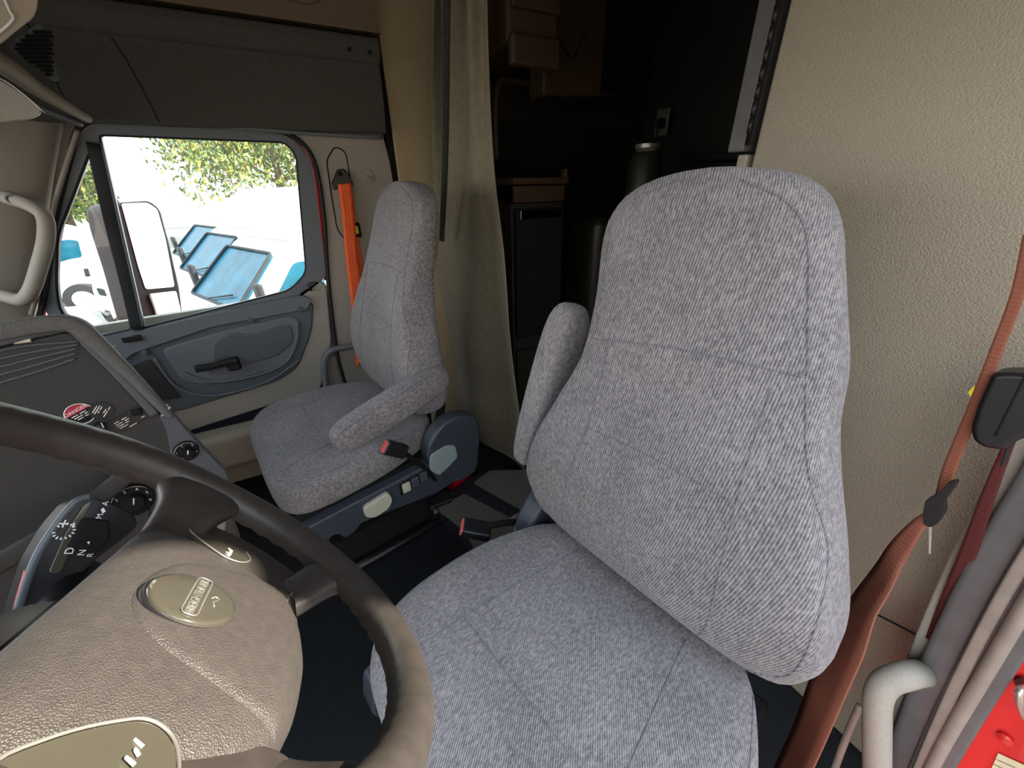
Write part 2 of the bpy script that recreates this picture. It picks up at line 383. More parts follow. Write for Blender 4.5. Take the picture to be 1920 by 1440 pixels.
plate('quarter_pane', [p + Vector((.016, 0, 0)) for p in glass_q], [], (1, 0, 0), .004, 'window_glass', win, bevel=0)
# rubber bead round each pane
tube('glass_seal', [p + Vector((.004, 0, 0)) for p in glass_main], .0045, 'rubber', door, seg=8, closed=True)
tube('glass_seal', [p + Vector((.004, 0, 0)) for p in glass_q], .0045, 'rubber', door, seg=8, closed=True)
# vent divider between the panes
tube('divider_bar', smooth_path([W(*p, 1.742) for p in [(176, 268), (205, 400), (235, 520), (260, 618)]], 5), 1, 'rubber', door, seg=12, flat=(.017, .006), up=(1, 0, 0))
tube('divider_bead', smooth_path([W(*p, 1.735) for p in [(190, 268), (219, 400), (247, 520), (268, 612)]], 5), .0025, 'door_grey', door, seg=8)
# painted metal edge of the door seen behind the frame
tube('painted_edge', smooth_path([W(*p, 1.765) for p in [(520, 246), (560, 262), (585, 310), (600, 420), (612, 525)]], 6), 1, 'red_paint', door, seg=12, flat=(.010, .008), up=(1, 0, 0))
# inner trim, beige below the window
beige = fillet([W(*p) for p in [(170, 655), (245, 636), (545, 563), (580, 522), (612, 530), (622, 640), (606, 712), (430, 752), (350, 800), (480, 765), (430, 930), (300, 900)]][:7] + [W(600, 730), W(345, 812), W(180, 860)], [.02, .02, .03, .03, .03, .03, .03, .02, .02, .02], 6)
plate('door_trim', beige, [], (1, 0, 0), .04, 'pillar_plastic', door, bevel=.006, seg=3)
lower = [W(*p, 1.762) for p in [(345, 806), (604, 722), (612, 790), (620, 960), (380, 1040), (200, 900)]]
plate('door_pocket', fillet(lower, .01), [], (1, 0, 0), .03, 'pocket_dark', door, bevel=.004)
lower = [W(*p, 1.748) for p in [(390, 862), (620, 790), (640, 960), (420, 1050), (360, 980)]]
plate('speaker_panel', fillet(lower, .015), [], (1, 0, 0), .03, 'beige_plastic', door, bevel=.006, seg=3)
bm = bmesh.new()
for i in range(26):
    for j in range(12):
        p = Vector((1.7475, .50 - i * .013 - (j % 2) * .0065, .385 - j * .013 + i*.0012))
        bmesh.ops.create_icosphere(bm, subdivisions=1, radius=.0032, matrix=Matrix.Translation(p))
bm_obj('speaker_mesh', bm, 'sleeper_tan_shaded', door)
# blue grey arm panel
arm = fillet([W(*p, 1.742) for p in [(232, 648), (330, 605), (560, 560), (588, 568), (586, 620), (560, 690), (520, 716), (350, 768), (200, 800), (190, 680)]], [.03, .03, .02, .02, .04, .04, .03, .02, .02, .02], 6)
plate('arm_panel', arm, [], (1, 0, 0), .03, 'door_dark', door, bevel=.008, seg=3)
ledge = fillet([W(*p, 1.728) for p in [(210, 655), (240, 626), (390, 590), (565, 554), (585, 562), (575, 580), (400, 612), (250, 662), (215, 690)]], .012, 5)
plate('arm_ledge', ledge, [], (1, 0, 0), .03, 'door_grey', door, bevel=.006, seg=3)
recess = fillet([W(*p, 1.737) for p in [(300, 655), (420, 620), (548, 592), (566, 604), (562, 650), (530, 688), (470, 706), (390, 724), (340, 716)]], .03, 6)
plate('arm_recess', recess, [], (1, 0, 0), .03, 'door_grey', door, bevel=.008, seg=3)
inner = fillet([W(*p, 1.733) for p in [(400, 640), (440, 622), (465, 628), (545, 606), (552, 640), (520, 668), (440, 690), (400, 690)]], .025, 6)
plate('handle_cup', inner, [], (1, 0, 0), .02, 'door_dark', door, bevel=.005, seg=3)
tube('cup_lip', smooth_path([W(*p, 1.733) for p in [(345, 700), (400, 716), (480, 704), (535, 680), (556, 640), (558, 604)]], 6), .005, 'door_grey', door, seg=10)
tube('cup_lip', smooth_path([W(*p, 1.735) for p in [(290, 672), (330, 724), (400, 742), (500, 716), (560, 676)]], 6), .004, 'door_grey', door, seg=10)
tube('door_handle', smooth_path([W(*p, 1.712) for p in [(367, 692), (400, 686), (425, 679), (446, 676)]], 5), 1, 'black_plastic', door, seg=16, flat=(.012, .010), up=(1, 0, 0))
box('handle_base', W(438, 682, 1.722), (.03, .045, .052), 'black_plastic', door, bevel=.010, seg=3)
for p in [(271, 662), (470, 601), (563, 580)]:
    c = W(*p, 1.727)
    lathe('screw_cap', [(.0001, .004), (.006, .004), (.008, .001), (.011, .001), (.012, -.004)], 'door_dark', door, 20, frame(c, (0, -1, 0), (0, 0, 1)))
tube('lock_knob', [W(583, 545, 1.74), W(583, 541, 1.74) + Vector((0, 0, .012))], [.006, .004], 'matte_black', door, seg=10)
sw = box('lock_switch', W(247, 635, 1.722), (.012, .05, .020), 'black_plastic', door, bevel=.003)
sp_ = plate('corner_speaker', fillet([W(*p, 1.74) for p in [(238, 690), (280, 672), (340, 745), (250, 760)]], .01), [], (-1, 0, 0), .004, 'dash_face', door, bevel=.002)

# door opening seals
def seal(name, pts, r, m='rubber'):
    o = tube(name, smooth_path(pts, 8), r, m, seg=10); tag(o, kind='structure'); return o
seal('trim_4', [W(*p, 1.745) for p in [(60, 640), (82, 560), (100, 425), (130, 300), (152, 236), (205, 226), (300, 226), (470, 240), (545, 254), (588, 300), (607, 400), (616, 530), (632, 660), (650, 730), (668, 800)]], .0075)
seal('trim_5', [W(*p, 1.735) for p in [(58, 590), (78, 520), (96, 410), (118, 330), (146, 244)]], .006, 'seal_tan')
seal('trim_6', [W(*p, 1.72) for p in [(140, 222), (300, 226), (300, 230), (420, 236), (560, 249), (716, 258)]], .006, 'door_grey')

# B pillar trim of the passenger side
bp_ = fillet([W(*p, 1.748) for p in [(548, 246), (716, 246), (730, 300), (748, 400), (765, 800), (700, 900), (650, 720), (630, 650), (618, 530), (608, 400), (590, 300)]], [.01, .005, .01, .01, .01, .01, .03, .03, .03, .03, .03], 4)
bpil = plate('trim_7', bp_, [], (1, 0, 0), .05, 'pillar_plastic', bevel=.005, seg=3); tag(bpil, kind='structure')
slot = tube('trim_8', fillet([W(*p, 1.748) for p in [(612, 300), (628, 274), (648, 284), (656, 330), (668, 440), (645, 448), (632, 430), (622, 370)]], .02, 5), .0022, 'matte_black', seg=8, closed=True); tag(slot, kind='structure')
cupo = thing('coat_hook_recess', 'round recessed coat hook cup on the beige pillar above the passenger seat', 'hook', W(688, 331, 1.746))
lathe('cup', [(.026, .002), (.023, .003), (.020, -.001), (.0001, -.003)], 'pillar_plastic', cupo, 24, frame((0, 0, 0), (0, -1, 0), (0, 0, 1)))
lathe('hook', [(.009, 0), (.008, .010), (.0001, .012)], 'beige_plastic', cupo, 16, frame((-.001, 0, -.006), (0, -1, 0), (0, 0, 1)))
# yellow-beige sleeper side panel behind the pillar, and the dark gap before it
sp2 = plate('trim_9', [Vector((1.744, -.455, .13)), Vector((1.744, -.80, .13)), Vector((1.744, -.80, 2.0)), Vector((1.744, -.455, 2.0))], [], (1, 0, 0), .05, 'yellow_panel', bevel=.006); tag(sp2, kind='structure')
gap = plate('trim_10', [Vector((1.752, -.428, .13)), Vector((1.752, -.46, .13)), Vector((1.752, -.46, 2.0)), Vector((1.752, -.428, 2.0))], [], (1, 0, 0), .03, 'matte_black', bevel=0); tag(gap, kind='structure')

# overhead shelf fascia above the door
osh = thing('overhead_shelf', 'dark grey cloth-covered overhead shelf front running above the passenger window', 'shelf', (1.70, .2, 1.46))
osh.location = (0, 0, 0)
prof = []
def shelf_ring(y):
    # section in X,Z for a given Y
    return [Vector((1.735, y, 1.462)), Vector((1.722, y, 1.455)), Vector((1.708, y, 1.462)), Vector((1.69, y, 1.52)), Vector((1.675, y, 1.60)), Vector((1.672, y, 1.648)),
            Vector((1.655, y, 1.655)), Vector((1.635, y, 1.69)), Vector((1.64, y, 1.715)), Vector((1.70, y, 1.73)), Vector((1.79, y, 1.73)), Vector((1.79, y, 1.462))]
bm = bmesh.new(); rings_mesh(bm, [shelf_ring(y) for y in (-.425, -.3, 0, .3, .43)]); sharp(bm_obj('fascia', bm, 'fabric_shelf', osh, bevel=.006, seg=3), 60)
# front portion sweeping toward the windshield corner
bm = bmesh.new()
def front_ring(y, dx):
    return [Vector((v.x - dx, v.y, v.z)) for v in shelf_ring(y)]
rings = []
for k in range(9):
    t = k / 8; ang = t * R(62); y = .43 + .62 * math.sin(ang) * .9; dx = .62 * (1 - math.cos(ang)) * 1.25
    rings.append(front_ring(y, dx))
rings_mesh(bm, rings); sharp(bm_obj('corner_fascia', bm, 'fabric_shelf', osh), 60)
tube('panel_joint', [Vector((1.705, .245, 1.464)), Vector((1.688, .250, 1.52)), Vector((1.674, .262, 1.60)), Vector((1.670, .275, 1.645))], .0012, 'matte_black', osh, seg=6)
for p in ((655, 92), (694, 98)):
    c = W(p[0], p[1], 1.634); lathe('screw', [(.0001, .003), (.005, .002), (.006, -.004)], 'matte_black', osh, 12, frame(c, (0, -1, 0), (0, 0, 1)))
# beige cubby above
cub = thing('overhead_cubby', 'tan moulded overhead storage cubby with a dark open mouth above the shelf front', 'cubby')
outer = [Vector((1.668, .62, 1.735)), Vector((1.668, -.44, 1.735)), Vector((1.668, -.44, 1.99)), Vector((1.668, .62, 1.99))]
mouth = fillet([Vector((1.668, .36, 1.815)), Vector((1.668, -.27, 1.785)), Vector((1.668, -.30, 1.97)), Vector((1.668, .36, 1.97))], .05, 6)
plate('front', outer, [mouth], (1, 0, 0), .05, 'cubby_tan', cub, bevel=0)
tube('mouth_bead', mouth, .010, 'cubby_tan', cub, seg=10, closed=True)
box('shade_slab', (1.765, .04, 1.86), (.03, .8, .24), 'matte_black', cub, bevel=0)  # black slab behind the mouth stands in for the shade inside

# A pillar trim with grab handle
ap = []
def aring(z, y0, x0):
    return [Vector((1.80, y0 + .0, z)), Vector((x0 + .02, y0 + .005, z)), Vector((x0 - .01, y0 + .03, z)), Vector((x0 - .04, y0 + .10, z)), Vector((x0 - .08, y0 + .20, z)), Vector((x0 - .10, y0 + .34, z)), Vector((1.80, y0 + .34, z))]
bm = bmesh.new()
rings_mesh(bm, [aring(.70, .80, 1.75), aring(.9, .77, 1.745), aring(1.05, .70, 1.74), aring(1.2, .62, 1.735), aring(1.33, .55, 1.73), aring(1.47, .47, 1.72)])
apo = bm_obj('trim_11', bm, 'pillar_plastic', None, bevel=.02, seg=3); tag(apo, kind='structure')
gh = thing('grab_bar', 'light grey curved grab handle screwed to the windshield pillar', 'handle')
hp = [W(*p, x) for p, x in [((10, 370), 1.69), ((35, 377), 1.67), ((62, 388), 1.645), ((84, 408), 1.625), ((86, 450), 1.615), ((72, 505), 1.61), ((58, 545), 1.615), ((40, 562), 1.64), ((10, 556), 1.665), ((-20, 548), 1.69)]]
tube('grip', smooth_path(hp, 6), .0175, 'pillar_plastic', gh, seg=14)
for p in ((24, 373), (-14, 548)):
    c = W(*p, 1.668); mt = frame(c, (0, -1, 0), (0, 0, 1))
    lathe('screw_plug', [(.0001, .006), (.007, .006), (.008, .011), (.011, .011), (.012, -.01)], 'seal_grey', gh, 20, mt)

# header, speaker grille and visor at the windshield corner (top left)
hd = thing('overhead_console', 'rounded tan edge moulding of the overhead console in the windshield corner', 'console')
tube('edge_roll', smooth_path([at(-240, 0, 0, 1.36), at(-120, 60, 0, 1.40), at(0, 118, 0, 1.48), at(60, 160, 0, 1.55), at(125, 200, 0, 1.63), at(165, 222, 0, 1.69)], 8), [.030 - .019 * min(1, (i / 40)) for i in range(41)], 'beige_plastic', hd, seg=16)
tube('lower_lip', smooth_path([at(-60, 130, 0, 1.40), at(0, 152, 0, 1.47), at(70, 200, 0, 1.57), at(150, 232, 0, 1.68)], 8), .008, 'dash_bezel', hd, seg=12)
bul = thing('console_pod', 'rounded cream plastic pod at the top of the windshield corner', 'pod')
pts = [at(x, y, 0, 1.05) for x, y in [(-330, -60), (55, -60), (74, 0), (66, 32), (36, 54), (8, 78), (-20, 96), (-330, 150)]]
plate('shell', fillet(pts, .03, 5), [], (1, .5, .1), .10, 'beige_plastic', bul, bevel=.012, seg=4)
tube('seam', smooth_path([at(x, y, 0, 1.047) for x, y in [(5, -10), (18, 20), (24, 36), (0, 60), (-30, 80)]], 6), .0018, 'white_print', bul, seg=6)
gr = thing('speaker_grille', 'dark perforated speaker grille in the overhead corner beside the cream pod', 'grille')
gpl = [at(x, y, 0, 1.50) for x, y in [(20, 78), (75, 38), (90, 60), (108, 130), (112, 150), (100, 150), (24, 92)]]
plate('backing', fillet(gpl, .01, 4), [], (1, .5, 0), .02, 'dash_bezel', gr, bevel=.003)
bm = bmesh.new()
for i in range(12):
    for j in range(11):
        a = (i + .5 * (j % 2)) / 12; b = j / 11
        x = 30 + 70 * a; y = 60 + 88 * b
        if y > 82 + (x - 22) * .78 + 8 or y < 82 - (x - 20) * .70 + 6: continue
        bmesh.ops.create_icosphere(bm, subdivisions=1, radius=.0038, matrix=Matrix.Translation(at(x, y, 0, 1.497)))
bm_obj('perforations', bm, 'matte_black', gr)
vis = thing('sun_visor', 'grey padded sun visor folded up against the windshield header', 'visor')
plate('pad', fillet([at(x, y, 0, 1.42) for x, y in [(-260, 60), (0, 148), (45, 178), (82, 210), (60, 222), (0, 228), (-260, 250)]], .02, 5), [], (1, .3, 0), .022, 'pillar_plastic', vis, bevel=.008, seg=3)
tube('wire_edge', smooth_path([at(x, y, 0, 1.415) for x, y in [(-60, 132), (0, 147), (45, 177), (83, 211)]], 5), .0016, 'silver', vis, seg=6)

oh = box('trim_25', (.66, .88, 1.80), (1.50, .40, .40), 'pillar_plastic', None, bevel=.05, seg=4); tag(oh, kind='structure')
# ================================================================== SEATS
# seat frame: x across (+ towards the passenger door), y forward, z up, origin on the floor under the line where back meets cushion
BACK = [  # z, xc, half width, front y, thickness, bolster
    (.500, .0, .205, -.005, .085, .00), (.512, .0, .240, .012, .120, .006), (.545, .0, .262, .022, .145, .014), (.62, .0, .272, .022, .150, .034),
    (.72, .0, .242, .010, .142, .044), (.82, .0, .202, -.016, .130, .036), (.88, .0, .183, -.036, .122, .024), (.94, .0, .178, -.055, .112, .010),
    (1.00, .0, .172, -.076, .104, .002), (1.06, .0, .166, -.098, .098, .0), (1.10, .0, .156, -.112, .094, .0), (1.135, .0, .130, -.125, .088, .0),
    (1.155, .0, .090, -.136, .070, .0), (1.163, .0, .050, -.142, .045, .0), (1.166, .0, .015, -.145, .02, .0)]
LEAN = [0.0]
LT = [(.5, 0), (.80, 0), (.94, .012), (1.07, .050), (1.13, .056), (1.17, .046)]
def back_ring(z, N=56):
    xc, hw, fy, th, bo = lerp_table(BACK, z); out = []; xc += LEAN[0] * lerp_table(LT, z)[0]
    for k in range(N):
        a = 2 * math.pi * k / N; sx = spw(math.cos(a), .62); sy = spw(math.sin(a), .55)
        y = fy - th / 2 + th / 2 * sy
        if sy > 0: y += bo * (abs(sx) ** 2.2) * min(1, sy * 1.6) - bo * .25
        if sy > 0 and .52 < z < 1.0:      # lumbar swell
            y += .008 * math.exp(-((z - .66) / .09) ** 2) * (1 - abs(sx) ** 2)
        out.append(Vector((xc + hw * sx, y, z)))
    return out
CUSH = [  # y, half width, top z, bottom z
    (.432, .090, .415, .375), (.428, .165, .435, .355), (.412, .222, .455, .340), (.375, .264, .472, .338), (.31, .284, .483, .345), (.22, .285, .486, .352),
    (.12, .274, .482, .360), (.02, .242, .474, .365), (-.04, .205, .466, .368), (-.07, .15, .450, .372), (-.078, .06, .43, .385)]
def cush_ring(y, N=56):
    hw, zt, zb = lerp_table([(-r[0], *r[1:]) for r in CUSH], -y); out = []
    zc = (zt + zb) / 2; hh = (zt - zb) / 2
    for k in range(N):
        a = 2 * math.pi * k / N; sx = spw(math.cos(a), .5); sz = spw(math.sin(a), .5)
        z = zc + hh * sz
        if sz > 0: z += .012 * (abs(sx) ** 3) * sz - .010 * (1 - sx * sx) * sz * .6
        bulge = 1 + .0 * sz
        out.append(Vector((hw * sx * bulge, y, z)))
    return out
def surf_line(bvh, pts, d, off=.0012):
    out = []
    dv = Vector(d).normalized()
    for p in pts:
        hit = bvh.ray_cast(Vector(p) - dv * .6, dv)
        if hit[0] is not None: out.append(hit[0] + hit[1] * off * (1 if hit[1].dot(dv) < 0 else -1))
    return out
def seg(a, b, n=16): return [Vector(a).lerp(Vector(b), i / n) for i in range(n + 1)]
def seam_on(bvh, pts, d, parent, r=.0016, name='seam'):
    L = surf_line(bvh, pts, d)
    if len(L) > 2: tube(name, L, r, 'seam_fabric', parent, seg=6)

def make_seat(label, group, arm_up, arm_side=1, lean=0.0):
    LEAN[0] = lean
    def lx(p): p = Vector(p); p.x += lean * lerp_table(LT, p.z)[0]; return p
    t = thing('truck_seat', label, 'seat', (0, 0, 0), 0, group)
    zs = [.500 + (1.166 - .5) * (i / 54) for i in range(55)]
    zs = sorted(set(zs + [.505, .512, .53, 1.145, 1.155, 1.16, 1.163]))
    bm = bmesh.new(); rings_mesh(bm, [back_ring(z) for z in zs]); bvb = BVHTree.FromBMesh(bm)
    back = bm_obj('backrest', bm, 'seat_fabric', t)
    ys = [.432 - .510 * (i / 48) for i in range(49)]; ys = sorted(set(ys + [.431, .4295, .425, .419, -.065, -.074]))
    bm = bmesh.new(); rings_mesh(bm, [cush_ring(y) for y in ys]); bvc = BVHTree.FromBMesh(bm)
    cu = bm_obj('seat_cushion', bm, 'seat_fabric', t)
    # stitched seams, raised lines in the same cloth
    f = (0, -1, 0)
    seam_on(bvb, [lx((x, 0, .928 - .10 * x * lean + .010 * math.cos(x * 9))) for x in [(-.17 + .34 * i / 26) for i in range(27)]], f, back)
    for s in (-1, 1):
        seam_on(bvb, smooth_path([lx((s * .118, 0, .925)), lx((s * .120, 0, .80)), (s * .132, 0, .70), (s * .142, 0, .58), (s * .135, 0, .52)], 8), f, back)
        # front face / side panel boundary
        side = smooth_path([(s * .04, 0, 1.150), (s * .105, 0, 1.125), (s * .138, 0, 1.08), (s * .146, 0, .98), (s * .152, 0, .93), (s * .172, 0, .86), (s * .222, 0, .76), (s * .243, 0, .66), (s * .240, 0, .57), (s * .20, 0, .518)], 6)
        seam_on(bvb, [lx(q) for q in side], f, back)
        seam_on(bvb, smooth_path([(s * .115, 0, .745), (s * .122, 0, .745)], 3), f, back)
    seam_on(bvb, [(x, 0, .775) for x in [(-.125 + .25 * i / 20) for i in range(21)]], f, back)
    dn = (0, 0, -1)
    for s in (-1, 1):
        seam_on(bvc, smooth_path([(s * .118, .0, 1), (s * .145, .2, 1), (s * .165, .33, 1), (s * .170, .39, 1)], 10), dn, cu)
        seam_on(bvc, smooth_path([(s * .222, -.01, 1), (s * .258, .13, 1), (s * .266, .28, 1), (s * .250, .36, 1), (s * .19, .405, 1)], 10), dn, cu)
    seam_on(bvc, [(x, .26, 1) for x in [(-.155 + .31 * i / 20) for i in range(21)]], dn, cu)
    # folding armrest on the inboard side (arm_side): a padded arm hinged at the back frame
    def arm_mesh(sx, up):
        A = []
        rows = [(-.01, .020, .012), (.0, .034, .020), (.02, .043, .026), (.10, .050, .030), (.22, .050, .032), (.31, .048, .032), (.345, .038, .027), (.36, .022, .014)]
        rr = []
        for y, hh, hw in rows:
            ring = []
            for k in range(28):
                a = 2 * math.pi * k / 28; ring.append(Vector((hw * spw(math.cos(a), .6), y, hh * spw(math.sin(a), .55))))
            rr.append(ring)
        bm = bmesh.new(); rings_mesh(bm, rr)
        if up: mt = Matrix.Translation((sx * .290, -.022, .60)) @ Matrix.Rotation(R(-6), 4, 'Y') @ Matrix.Rotation(R(104), 4, 'X')
        else: mt = Matrix.Translation((sx * .272, -.085, .645)) @ Matrix.Rotation(R(-15), 4, 'X')
        bmesh.ops.transform(bm, matrix=mt, verts=bm.verts)
        bm2 = BVHTree.FromBMesh(bm)
        o = bm_obj('armrest', bm, 'seat_fabric', t, sub=1)
        for q in (-1, 1):
            tube('piping', smooth_path([mt @ Vector((q * .024, 0.0, .033)), mt @ Vector((q * .027, .1, .041)), mt @ Vector((q * .027, .30, .038)), mt @ Vector((q * .020, .352, .016))], 6), .0014, 'seam_fabric', o, seg=6)
        return o
    arm_mesh(arm_side, arm_up)
    # lower plastic shell, recliner cover, base
    s = arm_side
    shell = [(s * .283, 0.420, .335), (s * .283, 0.252, .345), (s * .283, 0.084, .352), (s * .283, -0.020, .36), (s * .283, -0.100, .345), (s * .283, -0.120, .24), (s * .283, 0.000, .225), (s * .283, 0.168, .25), (s * .283, 0.252, .26),
             (s * .283, 0.269, .24), (s * .283, 0.302, .235), (s * .283, 0.315, .265), (s * .283, 0.336, .268), (s * .283, 0.349, .235), (s * .283, 0.420, .232), (s * .283, 0.433, .27)]
    plate('side_skirt', fillet(shell, .012, 4), [], (-s, 0, 0), .05, 'seat_plastic', t, bevel=.006, seg=3)
    rec = [(s * .300, -.16, .24), (s * .300, -.185, .40), (s * .300, -.175, .475), (s * .300, -.10, .505), (s * .300, -.035, .49), (s * .300, .015, .43), (s * .300, .02, .37), (s * .300, -.02, .32), (s * .300, -.06, .24)]
    rc = plate('recliner_cover', fillet(rec, .04, 6), [], (-s, 0, 0), .055, 'seat_plastic', t, bevel=.010, seg=3)
    ins = [(s * .304, -.05, .415), (s * .304, .01, .405), (s * .304, .018, .35), (s * .304, -.01, .312), (s * .304, -.05, .33), (s * .304, -.085, .35), (s * .304, -.08, .40)]
    plate('pale_insert', fillet(ins, .012, 4), [], (-s, 0, 0), .01, 'seat_plastic_pale', rc, bevel=.002)
    lev = [(s * .297, .155, .335), (s * .297, .235, .322), (s * .297, .235, .285), (s * .297, .210, .268), (s * .297, .165, .275), (s * .297, .148, .30)]
    lv = plate('slide_lever', fillet(lev, .012, 4), [], (-s, 0, 0), .02, 'cream_plastic', t, bevel=.004, seg=3)
    lathe('thumb_dish', [(.0001, .0005), (.012, .001), (.015, .003), (.018, .0)], 'cream_plastic', lv, 20, frame((s * .2985, .195, .300), (0, 1.3, 0), (0, 0, 1)) @ Matrix.Diagonal((1.5, .8, 1, 1)))
    for i, mm in enumerate(('cream_plastic', 'dash_bezel', 'dash_bezel')):
        box('switch', (s * .290, .098 - i * .030, .318 + i * .004), (.008, .026, .034), mm, t, bevel=.002)
    plate('switch_frame', [(s * .2845, .118, .294), (s * .2845, .02, .306), (s * .2845, .02, .345), (s * .2845, .118, .338)], [], (s, 0, 0), .002, 'matte_black', t, bevel=.0)
    box('front_foot', (s * .262, .385, .262), (.05, .085, .052), 'seat_plastic', t, bevel=.012, seg=3)
    # suspension pedestal and floor rails
    bm = bmesh.new(); rr = []
    for z, hx, y0, y1 in ((.0, .17, -.10, .36), (.03, .17, -.10, .36), (.10, .14, -.06, .32), (.22, .17, -.08, .36), (.30, .22, -.10, .38)):
        rr.append([Vector((-hx, y0, z)), Vector((hx, y0, z)), Vector((hx, y1, z)), Vector((-hx, y1, z))])
    rings_mesh(bm, rr); bm_obj('pedestal', bm, 'matte_black', t, bevel=.006)
    box('cushion_pan', (0, .16, .345), (.50, .48, .04), 'matte_black', t, bevel=.01)
    for q in (-1, 1):
        tube('floor_rail', [(q * .20, -.16, .012), (q * .20, .42, .012)], 1, 'black_plastic', t, seg=8, flat=(.018, .012), up=(0, 0, 1))
    tube('back_frame', smooth_path([(-.19, -.06, .38), (-.20, -.10, .50), (-.15, -.12, .60)], 5), .014, 'matte_black', t, seg=10)
    tube('back_frame', smooth_path([(.19, -.06, .38), (.20, -.10, .50), (.15, -.12, .60)], 5), .014, 'matte_black', t, seg=10)
    return t
g = 'high-backed grey fabric seats'
ds = make_seat('grey ribbed cloth driver seat nearest the steering wheel with its armrest folded up', None, True, 1, 1.0)
ds.location = (.300, -.398, FLOOR); ds.rotation_euler = (0, 0, R(12))
ps = make_seat('grey cloth passenger seat beside the far door with its armrest lowered', None, False, -1)
ps.location = (1.262, -.188, FLOOR); ps.rotation_euler = (0, 0, R(10))

# ================================================================== STEERING WHEEL
WC = Vector((.287, .138, 1.040)); _a, _b = R(17), R(37)
WN = Vector((math.sin(_a), -math.cos(_b) * math.cos(_a), math.sin(_b) * math.cos(_a)))
WX = Vector((0, 0, 1)).cross(WN).normalized()
if WX.x < 0: WX = -WX
WY = WN.cross(WX)
g_ = R(-30)
U_ = WX * math.cos(g_) + WY * math.sin(g_); V_ = -WX * math.sin(g_) + WY * math.cos(g_)
WM = Matrix(((U_.x, V_.x, WN.x, WC.x), (U_.y, V_.y, WN.y, WC.y), (U_.z, V_.z, WN.z, WC.z), (0, 0, 0, 1)))
sw = thing('steering_wheel', 'black leather-grained steering wheel with an oval badge in its hub', 'steering wheel')
sw.matrix_world = WM
RR = .215
bm = bmesh.new(); rings = []
for i in range(120):
    a = 2 * math.pi * i / 120; c, s = math.cos(a), math.sin(a); ring = []
    deg = math.degrees(a) % 360
    # thicker grips near 10 and 2, finger swells on the inner side
    g1 = sum(math.exp(-((((deg - d0 + 180) % 360) - 180) / 16.0) ** 2) for d0 in (22, 158)) 
    rt = .0172 + .0022 * g1
    fing = .0012 * math.sin(a * 56) * (1 if s < .9 else 0)
    for k in range(20):
        b = 2 * math.pi * k / 20; cb, sb = math.cos(b), math.sin(b)
        rad = rt + (fing if cb < -.2 else 0)
        ring.append(Vector(((RR + rad * 1.05 * cb) * c, (RR + rad * 1.05 * cb) * s, rad * 1.0 * sb)))
    rings.append(ring)
rings_mesh(bm, rings, closed=True); bm_obj('rim', bm, 'rim_leather', sw)
# hub pad: crowned cushion with a U shaped raised field
hub_out = fillet([Vector(p) for p in [(-.125, .034, 0), (.125, .034, 0), (.148, .015, 0), (.140, -.035, 0), (.122, -.085, 0), (.098, -.118, 0), (.06, -.134, 0), (0, -.140, 0), (-.06, -.134, 0), (-.098, -.118, 0), (-.122, -.085, 0), (-.140, -.035, 0), (-.148, .015, 0)]], .02, 5)
cen = Vector((0, -.045, 0)); bm = bmesh.new(); rr = []
for f, z in ((1.0, -.062), (1.0, -.046), (.985, -.036), (.955, -.029), (.90, -.024), (.80, -.0195), (.66, -.0165), (.5, -.0145), (.34, -.0133), (.18, -.0127), (.05, -.0125)):
    rr.append([cen + (p - cen) * f + Vector((0, 0, z)) for p in hub_out])
rings_mesh(bm, rr); bvh = BVHTree.FromBMesh(bm); hub = bm_obj('hub_pad', bm, 'leather', sw)
# moulded U crease (raised field)
uo = smooth_path([(.120, -.115, 0), (.100, -.06, 0), (.068, -.012, 0), (.025, .006, 0), (-.020, .006, 0), (-.055, -.012, 0), (-.080, -.06, 0), (-.092, -.118, 0)], 10)
cl_ = smooth_path([(.100, -.118, 0), (.085, -.07, 0), (.062, -.022, 0), (.025, -.000, 0), (-.020, -.000, 0), (-.052, -.022, 0), (-.074, -.07, 0), (-.088, -.118, 0)], 10)
bm = bmesh.new()
field = cl_
cc = Vector((.008, -.075, 0)); rr = []
def zs_(p):
    h_ = bvh.ray_cast(Vector((p.x, p.y, .2)), Vector((0, 0, -1))); return h_[0].z if h_[0] is not None else -.02
fo = cl_ + [Vector((-.04, -.126, 0)), Vector((0.005, -.129, 0)), Vector((.055, -.126, 0))]
for f, dz in ((1.0, -.0015), (.985, .0002), (.95, .0014), (.90, .0021), (.75, .0026), (.5, .0028), (.25, .0028), (.05, .0028)):
    rr.append([Vector((q.x, q.y, zs_(q) + dz)) for q in [cc + (p - cc) * f for p in fo]])
rings_mesh(bm, rr); bv2 = BVHTree.FromBMesh(bm); bm_obj('raised_field', bm, 'leather', hub)
def oval(cx, cy, a, b, n=40): return [Vector((cx + a * math.cos(2 * math.pi * i / n), cy + b * math.sin(2 * math.pi * i / n), 0)) for i in range(n)]
# badge
BZ = -.0112
def disc_rings(cx, cy, r, prof, n=40):
    return [[Vector((cx + r * f * math.cos(2 * math.pi * i / n), cy + r * f * math.sin(2 * math.pi * i / n), BZ + z)) for i in range(n)] for f, z in prof]
bm = bmesh.new(); rings_mesh(bm, disc_rings(-.004, -.033, .0305, ((1.09, -.004), (1.08, -.0002), (1.04, .0012), (1.0, .0004)))); bm_obj('badge_ring', bm, 'black_plastic', hub)
bm = bmesh.new(); rings_mesh(bm, disc_rings(-.004, -.033, .0305, ((1.0, -.004), (1.0, .0022), (.97, .0036), (.90, .0040), (.5, .0046), (.05, .0048)))); bdg = bm_obj('badge', bm, 'smoked_gloss', hub)
pill = [Vector((-.030 + .0, -.0395, BZ + .0048)), Vector((.024, -.0395, BZ + .0048)), Vector((.024, -.0285, BZ + .0048)), Vector((-.030, -.0285, BZ + .0048))]
tube('badge_outline', fillet(pill, .005, 6), .0005, 'silver', bdg, seg=6, closed=True)
